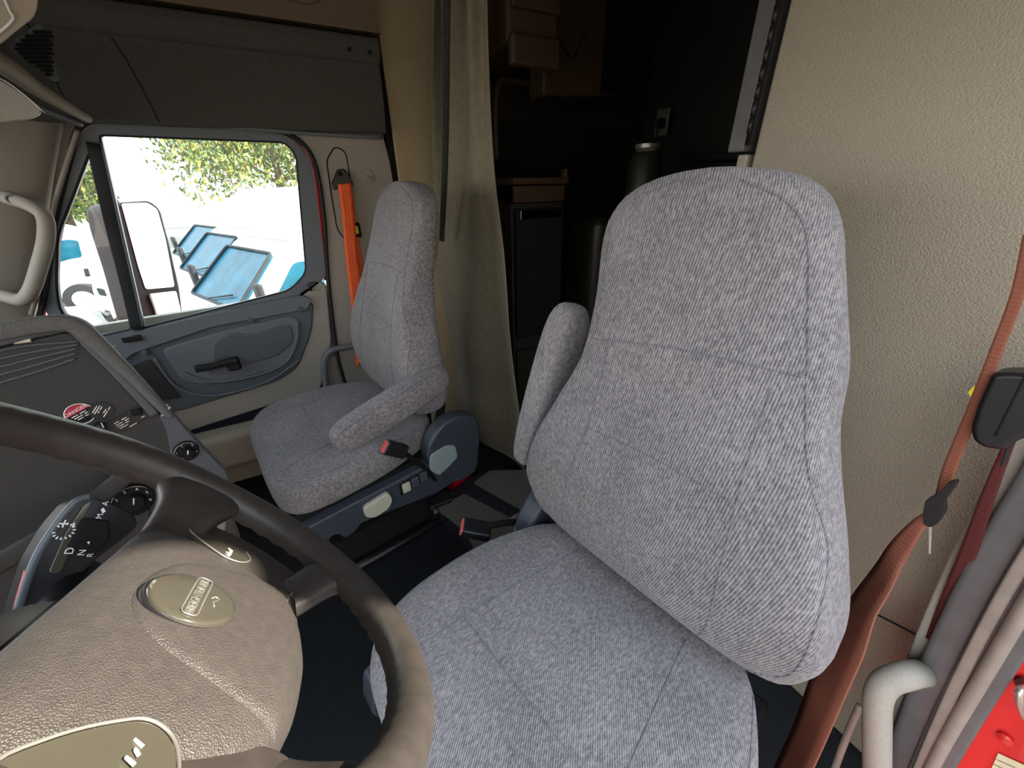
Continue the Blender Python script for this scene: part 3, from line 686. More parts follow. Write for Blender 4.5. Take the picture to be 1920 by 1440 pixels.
text('badge_lettering', 'FREIGHTLINER', .0088, 'silver', bdg, Matrix.Translation((-.003, -.034, BZ + .0047)), .0003, sx=.86)
tube('horn_mark', [Vector((-.010, -.0475, BZ + .0046)), Vector((-.005, -.0455, BZ + .0046)), Vector((.002, -.049, BZ + .0046)), Vector((.004, -.0455, BZ + .0046)), Vector((.0, -.0435, BZ + .0046))], .0005, 'silver', bdg, seg=6)
# spokes: four padded arms, each loft widening at the rim
def spoke(rows):
    bm = bmesh.new(); rr = []
    for (x, y), (nx, ny), hw, z, th in rows:
        n = Vector((nx, ny, 0)).normalized(); ring = []
        for k in range(20):
            a = 2 * math.pi * k / 20
            ring.append(Vector((x, y, z)) + n * (hw * spw(math.cos(a), .7)) + Vector((0, 0, th * spw(math.sin(a), .7))))
        rr.append(ring)
    # densify
    out = []
    for j in range(len(rr[0])): out.append(smooth_path([r[j] for r in rr], 5))
    rings_mesh(bm, [[out[j][i] for j in range(len(out))] for i in range(len(out[0]))])
    return bm_obj('spoke', bm, 'rim_leather', sw)
for s in (1, -1):
    spoke([((s * .10, .008), (0, 1), .020, -.048, .014), ((s * .135, .010), (.1 * s, 1), .023, -.036, .014), ((s * .165, .012), (.15 * s, 1), .030, -.016, .014), ((s * .190, .014), (0, 1), .042, -.006, .013), ((s * .208, .014), (0, 1), .050, -.002, .010)])
    spoke([((s * .085, -.085), (-.7 * s, -.75), .024, -.052, .014), ((s * .112, -.118), (-.75 * s, -.66), .023, -.036, .014), ((s * .135, -.142), (-.72 * s, -.7), .025, -.014, .014), ((s * .150, -.156), (-.72 * s, -.7), .034, -.005, .012), ((s * .160, -.166), (-.72 * s, -.7), .042, -.002, .009)])
    web = fillet([Vector((s * .095, .032, -.036)), Vector((s * .150, .030, -.034)), Vector((s * .176, .004, -.032)), Vector((s * .183, -.030, -.030)), Vector((s * .174, -.072, -.030)), Vector((s * .155, -.108, -.030)), Vector((s * .136, -.136, -.030)), Vector((s * .112, -.146, -.034)), Vector((s * .088, -.118, -.036)), Vector((s * .10, -.04, -.036))], .015, 4)
    plate('spoke_web', web, [], (0, 0, 1), .010, 'rim_leather', sw, bevel=.005, seg=3)
    # glossy switch pod at each side of the hub
    pod = fillet([Vector((s * .140, .004, -.026)), Vector((s * .118, -.018, -.024)), Vector((s * .104, -.042, -.0235)), Vector((s * .110, -.058, -.025)), Vector((s * .130, -.068, -.027)), Vector((s * .165, -.055, -.030)), Vector((s * .170, -.010, -.030))], .012, 5)
    po = plate('switch_pod', pod, [], (0, 0, 1), .006, 'smoked_gloss', sw, bevel=.002, seg=3)
    tube('pod_rim', [p + Vector((0, 0, .0062)) for p in pod], .0009, 'silver', po, seg=6, closed=True)
    for q_ in range(3): tube('switch_mark', [Vector((s * .124 - .006 + q_ * .005, -.046, -.0188)), Vector((s * .124 - .003 + q_ * .005, -.041 - .002 * (q_ % 2), -.0188))], .0008, 'white_print', po, seg=6)
# steering column shroud and shift paddle
sc_ = thing('steering_column', 'black plastic steering column shroud behind the wheel hub', 'steering column')
bm = bmesh.new(); rr = []
for k in range(8):
    t = k / 7; c = WC - WN * (.07 + .30 * t) ; r_ = .055 + .035 * t
    rr.append([c + U_ * (r_ * math.cos(a)) + V_ * (r_ * 1.05 * math.sin(a)) for a in [2 * math.pi * i / 20 for i in range(20)]])
rings_mesh(bm, rr); bm_obj('shroud', bm, 'matte_black', sc_, bevel=0)
lathe('column_collar', [(.05, -.075), (.055, -.06), (.045, -.052), (.02, -.05)], 'black_plastic', sc_, 24, WM)
# shift stalk: flat paddle housing with gear legends, measured on the plane x/z through it
def ST(x, y, off=0.0): return onp(x, y, Vector((.47, .29, .92)) + Vector((-.70, -.62, .35)).normalized() * off, Vector((-.70, -.62, .35)))
STN = Vector((-.70, -.62, .35)).normalized()
stk = thing('shift_stalk', 'dark gear selector stalk with D N R letters behind the wheel', 'gear selector')
so = [ST(*p) for p in [(30, 1150), (62, 1050), (100, 985), (140, 938), (172, 930), (215, 945), (250, 962), (262, 985), (225, 1015), (180, 1050), (130, 1100), (70, 1165), (20, 1195)]]
plate('housing', fillet(so, .008, 4), [], -STN, .045, 'black_plastic', stk, bevel=.004, seg=3)
tube('edge_trim', smooth_path([ST(*p, .002) for p in [(32, 1146), (64, 1052), (102, 988), (142, 940), (168, 931)]], 6), 1, 'stalk_grey', stk, seg=12, flat=(.0032, .003), up=STN)
tube('red_edge', smooth_path([ST(*p, .000) for p in [(28, 1142), (40, 1100), (50, 1068)]], 4), .0018, 'red_paint', stk, seg=8)
cov = [ST(*p, .001) for p in [(88, 1075), (120, 1000), (156, 945), (172, 938), (150, 985), (128, 1035), (112, 1075)]]
plate('face_cover', fillet(cov, .004, 4), [], STN, .004, 'smoked_gloss', stk, bevel=.0015)
tube('stem', smooth_path([ST(150, 1085, -.03), ST(110, 1120, -.04).lerp(WC - WN * .13, .5), WC - WN * .14 + U_ * .03], 6), [.022 - .0004 * i for i in range(13)], 'black_plastic', stk, seg=14)
# rotary collar with ridges
def stm(x, y, ang=0, off=.006):
    ex = (ST(190, 1000) - ST(178, 1040)).normalized()
    ex = (ST(x + 6, y - 14) - ST(x, y)).normalized()
    ey = STN.cross(ex)
    return frame(ST(x, y, off), ex, ey) @ Matrix.Rotation(R(ang), 4, 'Z')
col = [ST(*p, .003) for p in [(132, 1012), (152, 970), (202, 976), (202, 1010), (178, 1038), (122, 1025)]]
cl2 = plate('rotary_collar', fillet(col, .004, 4), [], STN, .008, 'matte_black', stk, bevel=.003, seg=3)
for x, y, s_, tx in ((131, 1033, .017, 'D'), (154, 1036, .015, 'N'), (169, 1041, .012, 'R')):
    text('gear_letter', tx, s_ * .55, 'white_print', stk, stm(x, y, 0, .013), .0002)
for x, y, s_, tx in ((198, 944, .012, 'A'), (187, 968, .012, 'M')):
    text('mode_letter', tx, s_ * .6, 'white_print', stk, stm(x, y, 0, .0135), .0002)
plate('mode_mark', [ST(*p, .0125) for p in [(189, 955), (194, 952), (198, 959), (192, 963)]], [], STN, .0004, 'white_print', stk, bevel=0)
plate('index_mark', [ST(*p, .0125) for p in [(163, 1016), (169, 1015), (166, 1021)]], [], STN, .0004, 'white_print', stk, bevel=0)
text('plus_mark', '+', .016, 'white_print', stk, stm(122, 982, 0, .0075), .0002); text('minus_mark', '-', .016, 'white_print', stk, stm(135, 984, 0, .0075), .0002)
mt = stm(120, 996, 0, .0065)
for i in range(14):
    a = 2 * math.pi * i / 14
    if i in (3,): continue
    tube('brightness_tick', [mt @ Vector((.0062 * math.cos(a), .0062 * math.sin(a), .001)), mt @ Vector((.0086 * math.cos(a), .0086 * math.sin(a), .001))], .0008, 'white_print', stk, seg=5)

# ================================================================== DASHBOARD
db = thing('dashboard', 'dark grey wraparound dashboard panel beyond the steering wheel', 'dashboard')
DN = Vector((-.95, -.28, .14)).normalized(); DP = Vector((.88, .30, .92))
def D(x, y, off=0.0): return onp(x, y, DP + DN * off, DN)
face = [D(*p) for p in [(-160, 690), (0, 650), (60, 636), (125, 622), (150, 628), (175, 650), (300, 775), (322, 800), (330, 830), (322, 860), (262, 905), (280, 940), (285, 985), (180, 1080), (0, 1160), (-200, 1230)]]
plate('face_panel', fillet(face, .012, 4), [], -DN, .06, 'dash_face', db, bevel=.004)
# padded outer roll running along the top and down the rear edge
roll = smooth_path([D(*p, -.004) for p in [(-160, 650), (-60, 632), (0, 622), (60, 611), (112, 605), (145, 611), (172, 632), (210, 668), (255, 712), (300, 760), (318, 778)]], 6)
tube('padded_edge', roll, 1, 'dash_skin', db, seg=16, flat=[(.013 if i < 34 else .013 - .0003 * (i - 34), .022) for i in range(len(roll))], up=DN)
inr = smooth_path([D(*p, .006) for p in [(-160, 678), (0, 640), (70, 622), (118, 614), (142, 622), (168, 648), (210, 690), (255, 738), (290, 778)]], 6)
tube('bezel', inr, 1, 'dash_bezel', db, seg=12, flat=(.007, .005), up=DN)
lowb = [D(*p, .004) for p in [(296, 778), (316, 764), (345, 800), (380, 838), (425, 885), (430, 900), (418, 915), (395, 900), (355, 885), (320, 862), (318, 838), (312, 808)]]
plate('lower_bezel', fillet(lowb, .008, 4), [], -DN, .05, 'dash_bezel', db, bevel=.004, seg=3)
plate('bezel_joint', [D(*p, .0095) for p in [(302, 779), (318, 762), (320, 764), (304, 781)]], [], DN, .001, 'silver', db, bevel=0)
# dash body behind the panel and passenger-side dash
bm = bmesh.new()
rr = [[D(*p, -.03) for p in [(-160, 670), (0, 640), (120, 622), (165, 640), (300, 778), (400, 880), (330, 905), (200, 1100), (-200, 1240)]]]
rr.append([p + Vector((.25, .42, -.02)) for p in rr[0]])
rings_mesh(bm, rr); bm_obj('dash_core', bm, 'dash_skin', db, bevel=.01)
box('passenger_dash', (1.44, 1.0, .62), (.60, .36, .55), 'dash_skin', db, bevel=.05, seg=4)
box('driver_dash', (.35, .98, .56), (1.0, .30, .70), 'matte_black', db, bevel=.04, seg=3)
# louvre lines at the top
for k in range(5):
    a = D(-60, 672 + k * 15.5, .0015); b = D(40, 650 + k * 14, .0015); c = D(150 - k * 2, 640 + k * 5 + k * k * .8, .0015)
    tube('louvre', smooth_path([a, b, c], 8), 1, 'dash_bezel', db, seg=8, flat=(.0022, .0016), up=DN)
box('vent_tab', D(42, 640, .005), (.004, .02, .006), 'silver', db, bevel=.001)
# stickers and switches
def dm(x, y, off=.002, ang=0):
    ex = (D(x + 20, y - 11) - D(x, y)).normalized()      # reading direction seen in the photo
    ex = -ex if False else ex
    n = DN; ey = n.cross(ex); return frame(D(x, y, off), ex, ey) @ Matrix.Rotation(R(ang), 4, 'Z')
def sticker(name, x, y, w_, h_, m, off=.0015, ang=0, rr_=.0, t=.0006):
    mt = dm(x, y, off, ang); pts = [mt @ Vector(p) for p in ((-w_, -h_, 0), (w_, -h_, 0), (w_, h_, 0), (-w_, h_, 0))]
    return plate(name, fillet(pts, rr_, 4) if rr_ else pts, [], DN, t, m, db, bevel=0)
mt = dm(150, 776, .0015) @ Matrix.Scale(.53, 4)
rs = plate('danger_sticker', [mt @ Vector((.034 * math.cos(a), .034 * math.sin(a), 0)) for a in [2 * math.pi * i / 32 for i in range(32)]], [], DN, .0008, 'matte_black', db, bevel=0)
tube('sticker_ring', [mt @ Vector((.034 * math.cos(a), .034 * math.sin(a), .001)) for a in [2 * math.pi * i / 32 for i in range(32)]], .0008, 'white_print', rs, seg=6, closed=True)
pts = [mt @ Vector((.032 * math.cos(a), .032 * math.sin(a), .0012)) for a in [R(12) + R(156) * i / 16 for i in range(17)]]
plate('red_band', pts, [], DN, .0004, 'label_red', rs, bevel=0)
text('danger_lettering', '\u25B2DANGER' if False else 'DANGER', .015, 'white_print', rs, mt @ Matrix.Translation((0, .0145, .0018)), .0002)
def print_lines(parent, mt, rows_, r=.0009):
    for y_, spans in rows_:
        for a_, b_ in spans: tube('fine_print', [mt @ Vector((a_, y_, .0013)), mt @ Vector((b_, y_, .0013))], r, 'white_print', parent, seg=5)
print_lines(rs, mt, [(.001, [(-.022, -.004), (0, .018)]), (-.006, [(-.020, .004), (.008, .020)]), (-.013, [(-.016, .0), (.004, .016)])])
mt = dm(190, 770, .0020) @ Matrix.Scale(.52, 4)
ro = plate('round_sticker', [mt @ Vector((.030 * math.cos(a), .030 * math.sin(a), 0)) for a in [2 * math.pi * i / 32 for i in range(32)]], [], DN, .0012, 'black_plastic', db, bevel=0)
print_lines(ro, mt @ Matrix.Rotation(R(28), 4, 'Z'), [(.016, [(-.014, .012)]), (.010, [(-.016, .016)]), (.004, [(-.010, -.002), (.002, .014)]), (-.008, [(-.006, .010)]), (-.014, [(-.018, .006), (.010, .020)])], .0010)
lathe('knob', [(.010, 0), (.010, .016), (.008, .020), (.0001, .021)], 'black_plastic', db, 8, dm(186, 800, .002))
tube('knob_mark', [dm(186, 800, .023) @ Vector((.003, -.005, 0)), dm(186, 800, .023) @ Vector((.006, .004, 0))], .0008, 'white_print', db, seg=6)
sb = sticker('switch_plate', 241, 786, .026, .013, 'black_plastic', .001, 0, .003, .003)
print_lines(sb, dm(232, 792, .0035), [(.006, [(-.011, -.003), (.001, .009)]), (.002, [(-.011, .000), (.003, .010)]), (-.002, [(-.011, -.001), (.001, .007)]), (-.006, [(-.010, .002)])], .0009)
print_lines(sb, dm(250, 796, .0035), [(.0, [(-.006, .006)])], .0009)
box('rocker', D(256, 773, .006), (.008, .016, .012), 'matte_black', db, rot=None, bevel=.003)
print_lines(sb, dm(268, 781, .0035), [(.0, [(-.003, .003)])], .0009)
# rotary dials
def dial(x, y, r_, digits, off=.006, hub_m='matte_black'):
    mt = dm(x, y, off)
    d_ = lathe('dial', [(r_ * 1.08, -.004), (r_ * 1.06, .002), (r_ * .98, .004), (r_ * .6, .005), (r_ * .55, .016), (r_ * .48, .019), (.0001, .020)], hub_m, db, 32, mt)
    for i, tx in enumerate(digits):
        a = R(215 - i * 250 / max(1, len(digits) - 1))
        text('dial_mark', tx, r_ * .26, 'white_print', d_, mt @ Matrix.Translation((r_ * .80 * math.cos(a), r_ * .80 * math.sin(a), .0052)), .0001)
    tube('pointer', [mt @ Vector((0, 0, .0205)), mt @ Vector((r_ * .22, r_ * .36, .0205))], .0011, 'white_print', d_, seg=6)
    tube('dial_ring', [mt @ Vector((r_ * math.cos(a), r_ * math.sin(a), .005)) for a in [R(20) + R(140) * i / 20 for i in range(21)]], .0005, 'silver', d_, seg=5)
dial(250, 938, .029, ['0', '1', '2', '3', '4', '5', '6'], .012)
dial(350, 846, .019, ['0', '1', '2', '3', '4'], .008)
# struts in the dark footwell
ft = thing('footwell_bar', 'dark sloping trim bar under the dashboard, seen through the wheel opening', 'trim bar')
tube('bar', smooth_path([D(250, 880, .03), D(200, 920, .03), D(150, 965, .05), D(60, 1020, .06), D(-60, 1090, .06)], 6), 1, 'dash_face', ft, seg=10, flat=(.016, .006), up=DN)

# ================================================================== SEAT BELTS
def ribbon(name, rows, m, parent=None, th=.0012, n=8):
    """rows: (centre, half-width vector) -> strap with real thickness"""
    cs = smooth_path([r[0] for r in rows], n); hs = smooth_path([r[1] for r in rows], n); rr = []
    for i, (c, h) in enumerate(zip(cs, hs)):
        t = (cs[min(i + 1, len(cs) - 1)] - cs[max(i - 1, 0)]).normalized(); nn = t.cross(h).normalized() * th
        rr.append([c - h - nn, c - h * .5 - nn * 1.25, c - nn, c + h * .5 - nn * 1.25, c + h - nn, c + h + nn, c + h * .5 + nn, c + nn, c - h * .5 + nn, c - h + nn])
    bm = bmesh.new(); rings_mesh(bm, rr); return bm_obj(name, bm, m, parent)
def row(l, r): l = Vector(l); r = Vector(r); return ((l + r) / 2, (r - l) / 2)
# passenger belt, orange
pb = thing('seat_belt', 'bright orange passenger seat belt hanging from its black guide on the beige pillar', 'seat belt')
X1 = 1.715
ribbon('webbing', [row(W(633, 346, X1), W(658, 343, X1)), row(W(641, 400, X1), W(664, 398, X1)), row(W(648, 480, X1), W(671, 476, X1)), row(W(655, 540, X1), W(680, 535, X1)), row(W(662, 603, X1), W(690, 560, X1)), row(W(664, 640, X1), W(694, 600, X1)), row(W(668, 690, X1), W(700, 650, X1))], 'webbing_orange', pb)
for q in (.25, .5, .75):
    tube('woven_line', smooth_path([W(633, 346, X1 - .002).lerp(W(658, 343, X1 - .002), q), W(641, 400, X1 - .002).lerp(W(664, 398, X1 - .002), q), W(648, 480, X1 - .002).lerp(W(671, 476, X1 - .002), q), W(655, 540, X1 - .002).lerp(W(680, 535, X1 - .002), q), W(662, 600, X1 - .002).lerp(W(690, 562, X1 - .002), q)], 5), .0008, 'webbing_orange', pb, seg=5)
ribbon('return_webbing', [row(W(648, 350, 1.735), W(660, 348, 1.735)), row(W(664, 440, 1.735), W(672, 440, 1.735)), row(W(672, 500, 1.735), W(681, 500, 1.735)), row(W(682, 560, 1.735), W(692, 560, 1.735)), row(W(690, 620, 1.735), W(700, 620, 1.735))], 'webbing_orange', pb)
gd = [W(x, y, 1.724) for x, y in [(632, 318), (645, 316), (656, 330), (663, 346), (658, 352), (640, 354), (625, 356), (622, 344), (628, 330)]]
go = plate('belt_guide', fillet(gd, .006, 4), [], (1, 0, 0), .014, 'black_plastic', pb, bevel=.004, seg=3)
lathe('guide_bolt', [(.0001, .004), (.007, .003), (.009, -.002)], 'matte_black', go, 16, frame(W(638, 326, 1.722), (0, -1, 0), (0, 0, 1)))
ad = box('height_adjuster', W(668, 431, 1.742), (.02, .030, .055), 'matte_black', pb, bevel=.004)
box('adjuster_button', W(669, 431, 1.730), (.010, .012, .030), 'yellow_tab', ad, bevel=.003)
# driver belt, rust brown
YD = -.68
dbt = thing('seat_belt', 'rust brown driver seat belt slack beside the nearer seat, looped through a black latch plate', 'seat belt')
def Q(x, y, Y=YD): return at(x, y, 1, Y)
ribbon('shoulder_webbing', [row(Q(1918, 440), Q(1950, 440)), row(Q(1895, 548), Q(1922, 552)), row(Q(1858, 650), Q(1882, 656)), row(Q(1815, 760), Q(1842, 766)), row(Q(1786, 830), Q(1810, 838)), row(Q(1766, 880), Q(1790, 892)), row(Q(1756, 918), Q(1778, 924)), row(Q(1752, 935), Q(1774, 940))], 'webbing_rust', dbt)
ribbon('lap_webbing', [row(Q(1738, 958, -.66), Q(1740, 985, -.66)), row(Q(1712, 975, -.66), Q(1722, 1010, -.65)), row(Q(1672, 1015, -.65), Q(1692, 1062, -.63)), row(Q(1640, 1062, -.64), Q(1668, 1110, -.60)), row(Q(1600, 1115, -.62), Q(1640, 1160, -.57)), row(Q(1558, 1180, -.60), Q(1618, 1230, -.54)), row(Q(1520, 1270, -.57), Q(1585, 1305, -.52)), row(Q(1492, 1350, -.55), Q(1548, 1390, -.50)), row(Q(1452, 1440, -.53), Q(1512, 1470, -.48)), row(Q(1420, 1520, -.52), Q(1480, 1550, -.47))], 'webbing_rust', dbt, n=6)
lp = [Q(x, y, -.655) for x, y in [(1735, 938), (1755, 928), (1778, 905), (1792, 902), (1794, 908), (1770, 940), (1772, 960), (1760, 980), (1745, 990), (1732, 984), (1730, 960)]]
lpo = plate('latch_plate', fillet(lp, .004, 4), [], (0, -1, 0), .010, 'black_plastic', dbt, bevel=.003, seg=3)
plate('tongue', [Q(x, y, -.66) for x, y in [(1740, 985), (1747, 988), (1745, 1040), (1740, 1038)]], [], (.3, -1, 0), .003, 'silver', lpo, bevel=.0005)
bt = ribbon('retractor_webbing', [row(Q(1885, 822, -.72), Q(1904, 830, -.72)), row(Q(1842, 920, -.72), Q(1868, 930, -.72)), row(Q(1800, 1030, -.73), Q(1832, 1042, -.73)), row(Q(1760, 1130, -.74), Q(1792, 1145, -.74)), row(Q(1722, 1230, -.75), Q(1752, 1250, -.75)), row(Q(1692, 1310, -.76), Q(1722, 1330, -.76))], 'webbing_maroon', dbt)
kb = [Q(x, y, -.70) for x, y in [(1876, 690), (1900, 686), (1960, 688), (1955, 800), (1920, 812), (1905, 830), (1860, 824), (1842, 812), (1836, 790), (1852, 740)]]
kbo = thing('belt_height_latch', 'black plastic belt comfort latch with a yellow tab on the pillar at the picture edge', 'belt latch')
plate('casing', fillet(kb, .012, 5), [], (0, 1, 0), .035, 'black_plastic', kbo, bevel=.008, seg=4)
tube('casing_joint', smooth_path([Q(1925, 700, -.664), Q(1905, 740, -.664), Q(1885, 780, -.664), Q(1866, 818, -.664)], 4), .001, 'matte_black', kbo, seg=6)
plate('release_tab', fillet([Q(x, y, -.69) for x, y in [(1820, 732), (1832, 720), (1870, 714), (1864, 735), (1836, 756)]], .001, 3), [], (0, 1, 0), .010, 'yellow_tab', kbo, bevel=.002)
plate('release_tab', fillet([Q(x, y, -.695) for x, y in [(1828, 718), (1842, 708), (1880, 702), (1872, 718)]], .001, 3), [], (0, 1, 0), .008, 'seat_plastic_pale', kbo, bevel=.002)
plate('lower_lever', [Q(x, y, -.71) for x, y in [(1893, 828), (1902, 822), (1884, 874), (1877, 872)]], [], (0, 1, 0), .006, 'rubber', kbo, bevel=.001)
# buckles on stalks
def buckle(label, loc, m4, stalk):
    t = thing('belt_buckle', label, 'buckle', loc, 0, 'seat belt buckles')
    o = box('body', (0, 0, 0), (.042, .028, .070), 'black_plastic', t, bevel=.006, seg=3)
    o.matrix_local = m4
    r_ = box('release_button', (0, 0, .035), (.034, .021, .007), 'buckle_red', o, bevel=.002)
    tube('stalk', stalk, .008, 'matte_black', t, seg=10)
    return t
b1 = at(741, 842, 0, .96)
buckle('black seat belt buckle with a red button beside the passenger seat cushion', b1, Euler((R(-8), R(-52), R(-75))).to_matrix().to_4x4(), smooth_path([(0, -.02, -.02), (.015, -.07, -.10), (.03, -.11, -.19)], 5))
b2 = at(893, 993, 0, .62)
buckle('black seat belt buckle with a faded pink button lying inboard of the driver seat', b2, Euler((R(70), R(10), R(150))).to_matrix().to_4x4(), smooth_path([(-.005, -.03, .0), (-.01, -.10, -.02), (-.02, -.17, -.07)], 5))
b3 = thing('belt_tongue_end', 'small red and white belt end lying where the passenger seat cushion meets its back', 'belt end', at(664, 722, 0, 1.49))
box('tip', (0, 0, 0), (.012, .018, .028), 'buckle_red', b3, rot=Euler((R(20), 0, 0)), bevel=.003); box('strap', (.0, .004, -.028), (.012, .02, .03), 'cream_plastic', b3, rot=Euler((R(20), 0, 0)), bevel=.003)

# grab rails beside the seats
gr2 = thing('grab_rail', 'dark blue-grey bent grab rail between the passenger seat and the door', 'handle')
tube('rail', smooth_path([W(*p, 1.70) for p in [(668, 648), (640, 652), (620, 658), (610, 672), (609, 695), (612, 730), (616, 780), (620, 830)]], 6), .0125, 'door_grey', gr2, seg=14)
gr3 = thing('grab_rail', 'pale grey bent grab rail at the foot of the pillar beside the driver door opening', 'handle')
tube('rail', smooth_path([Q(*p, yy) for p, yy in [((1745, 1262), -.775), ((1722, 1262), -.72), ((1700, 1266), -.68), ((1662, 1280), -.66), ((1646, 1310), -.65), ((1644, 1360), -.65), ((1644, 1440), -.65), ((1644, 1530), -.65)]], 8), .0185, 'pillar_plastic', gr3, seg=18)
tube('thin_rod', smooth_path([Q(1612, 1324, -.72), Q(1600, 1350, -.72), Q(1580, 1400, -.72), Q(1562, 1450, -.72), Q(1545, 1500, -.72)], 4), .006, 'seal_tan', gr3, seg=10)

# ================================================================== DRIVER DOOR OPENING (right edge of the picture)
def upright(name, pts_px, Y, m, r=None, flat=None, kind='structure', up=(0, 1, 0)):
    P = [Q(x, y, Y if not isinstance(Y, tuple) else Y[0] + (Y[1] - Y[0]) * i / (len(pts_px) - 1)) for i, (x, y) in enumerate(pts_px)]
    o = tube(name, smooth_path(P, 6), r or 1, m, seg=14, flat=flat, up=up)
    if kind: tag(o, kind=kind)
    return o
upright('trim_12', [(2010, 700), (1925, 850), (1842, 985), (1770, 1120), (1712, 1245), (1692, 1300), (1670, 1400)], -.755, 'pillar_plastic', flat=[(.020 - .0135 * min(1, i / 28), .010) for i in range(37)])
upright('trim_13', [(2050, 760), (1950, 920), (1862, 1060), (1790, 1200), (1735, 1320), (1690, 1440), (1650, 1560)], -.745, 'seal_grey', flat=(.022, .016))
upright('trim_14', [(2080, 800), (1985, 950), (1900, 1085), (1826, 1220), (1764, 1350), (1722, 1450), (1680, 1560)], -.725, 'seal_tan', flat=(.007, .010))
upright('trim_15', [(2085, 850), (1990, 985), (1910, 1110), (1837, 1240), (1775, 1360), (1730, 1460), (1685, 1560)], -.735, 'seal_grey', flat=(.018, .014))
upright('trim_16', [(2100, 880), (1998, 1020), (1922, 1140), (1845, 1270), (1777, 1385), (1733, 1470), (1685, 1570)], -.715, 'seal_tan', r=.009)
upright('trim_17', [(2130, 880), (2010, 1050), (1925, 1185), (1852, 1300), (1792, 1400), (1748, 1480), (1700, 1580)], -.720, 'seal_grey', flat=(.010, .010))
rb = plate('door_jamb', [Q(x, y, -.735) for x, y in [(2160, 700), (1900, 1120), (1720, 1460), (1660, 1600), (2160, 1600)]], [], (.0, -1, 0), .03, 'red_paint', bevel=.002)
rb.name = 'trim_18'; tag(rb, kind='structure')
jf = thing('jamb_fastener', 'round red painted stud on the sunlit red door jamb', 'fastener')
lathe('stud', [(.008, 0), (.008, .003), (.005, .0045), (.0001, .005)], 'red_paint', jf, 24, frame(Q(1884, 1384, -.733), (1, 0, 0), (0, 0, 1)) @ Matrix.Rotation(R(180), 4, 'X'))
dl = thing('door_latch_striker', 'dark maroon and cream striker piece at the edge of the red door jamb', 'striker')
tube('loop', smooth_path([Q(1922, 1288, -.72), Q(1912, 1295, -.70), Q(1912, 1320, -.70), Q(1920, 1345, -.72)], 5), .004, 'silver', dl, seg=10)
lathe('base', [(.011, 0), (.010, .004), (.0001, .005)], 'webbing_maroon', dl, 16, frame(Q(1925, 1285, -.732), (-1, 0, 0), (0, 0, 1)))
lb = thing('certification_label', 'cream paper label with fine print on the red door jamb', 'label')
plate('paper', [Q(x, y, -.7335) for x, y in [(1872, 1412), (1960, 1452), (1940, 1500), (1846, 1470)]], [], (0, 1, 0), .0008, 'label_paper', lb, bevel=0)
for k in range(4):
    tube('print_line', [Q(1868 - k * 5, 1424 + k * 9, -.732), Q(1925 - k * 5, 1450 + k * 10, -.732)], .0004, 'rubber', lb, seg=4)
sill = box('trim_19', (-.15, .0, .10), (.10, 1.7, .10), 'red_paint', bevel=.02); tag(sill, kind='structure')

# ================================================================== FLOOR ITEMS
fb = thing('floor_locker', 'low grey floor locker with black strap bands between the two seats', 'locker')
def Fz(x, y, z): return at(x, y, 2, z)
zt = FLOOR + .075
def slab(name, px, z, h_, m, bev=.004):
    return plate(name, fillet([Fz(x, y, z) for x, y in px], .006, 3), [], (0, 0, -1), h_, m, fb, bevel=bev)
slab('base', [(812, 945), (880, 895), (925, 878), (1060, 884), (1100, 990), (900, 1045), (868, 1000)], zt - .012, .062, 'vinyl_black')
slab('front_lid', [(819, 950), (876, 923), (960, 968), (1000, 1000), (892, 1030), (870, 992)], zt, .02, 'vinyl_grey')
slab('rear_lid', [(888, 904), (918, 882), (1000, 880), (1060, 930), (1020, 985), (982, 958)], zt + .004, .02, 'vinyl_grey')
slab('strap_band', [(868, 922), (884, 908), (986, 964), (1010, 985), (985, 985), (955, 968)], zt + .006, .01, 'vinyl_black', .002)
tb = thing('curved_trim_loop', 'grey curved plastic cover edge behind the driver seat cushion', 'trim')
tube('edge', smooth_path([at(948, 985, 2, .42), at(966, 970, 2, .45), at(990, 962, 2, .48), at(1020, 966, 2, .50), at(1050, 990, 2, .50), at(1075, 1020, 2, .50)], 6), .007, 'seal_grey', tb, seg=10)
tube('shell', smooth_path([at(975, 985, 2, .42), at(1000, 978, 2, .45), at(1035, 985, 2, .47), at(1070, 1010, 2, .48)], 6), 1, 'seat_plastic', tb, seg=14, flat=(.035, .012), up=(0, 0, 1))
_q = at(846, 900, 2, FLOOR); rbx = thing('warning_triangle_case', 'small red plastic case on the floor behind the passenger seat', 'case', (_q.x, _q.y, FLOOR))
rbx.rotation_euler = (0, 0, R(20))
bm = bmesh.new(); rings_mesh(bm, [[Vector((x * f, y * f, z)) for x, y in ((-.07, -.05), (.07, -.05), (.09, .0), (.07, .05), (-.07, .05), (-.09, 0))] for z, f in ((0, .95), (.02, 1), (.12, 1), (.16, .9))]); bm_obj('case', bm, 'red_plastic', rbx, bevel=.006, seg=3)
box('lid_seam', (0, 0, .10), (.185, .104, .004), 'label_red', rbx, bevel=.001)
box('latch', (-.075, .02, .10), (.02, .03, .03), 'red_plastic', rbx, bevel=.004)
pd = thing('floor_bracket', 'black metal floor bracket with bolts at the rear of the passenger seat rail', 'bracket', (1.10, -.27, FLOOR))
box('plate', (0, 0, .045), (.06, .09, .09), 'black_plastic', pd, bevel=.006)
for q in (-.025, .025): lathe('bolt', [(.009, 0), (.009, .006), (.0001, .007)], 'silver', pd, 6, Matrix.Translation((-.032, q, .065)) @ Matrix.Rotation(R(-90), 4, 'Y'))
st = thing('seat_rail_strip', 'thin black metal floor strip with a shiny edge in front of the passenger seat rail', 'rail', (0, 0, 0))
tube('strip', [Fz(560, 1005, FLOOR + .01), Fz(640, 975, FLOOR + .01), Fz(775, 930, FLOOR + .01)], 1, 'black_plastic', st, seg=8, flat=(.010, .006), up=(0, 0, 1))
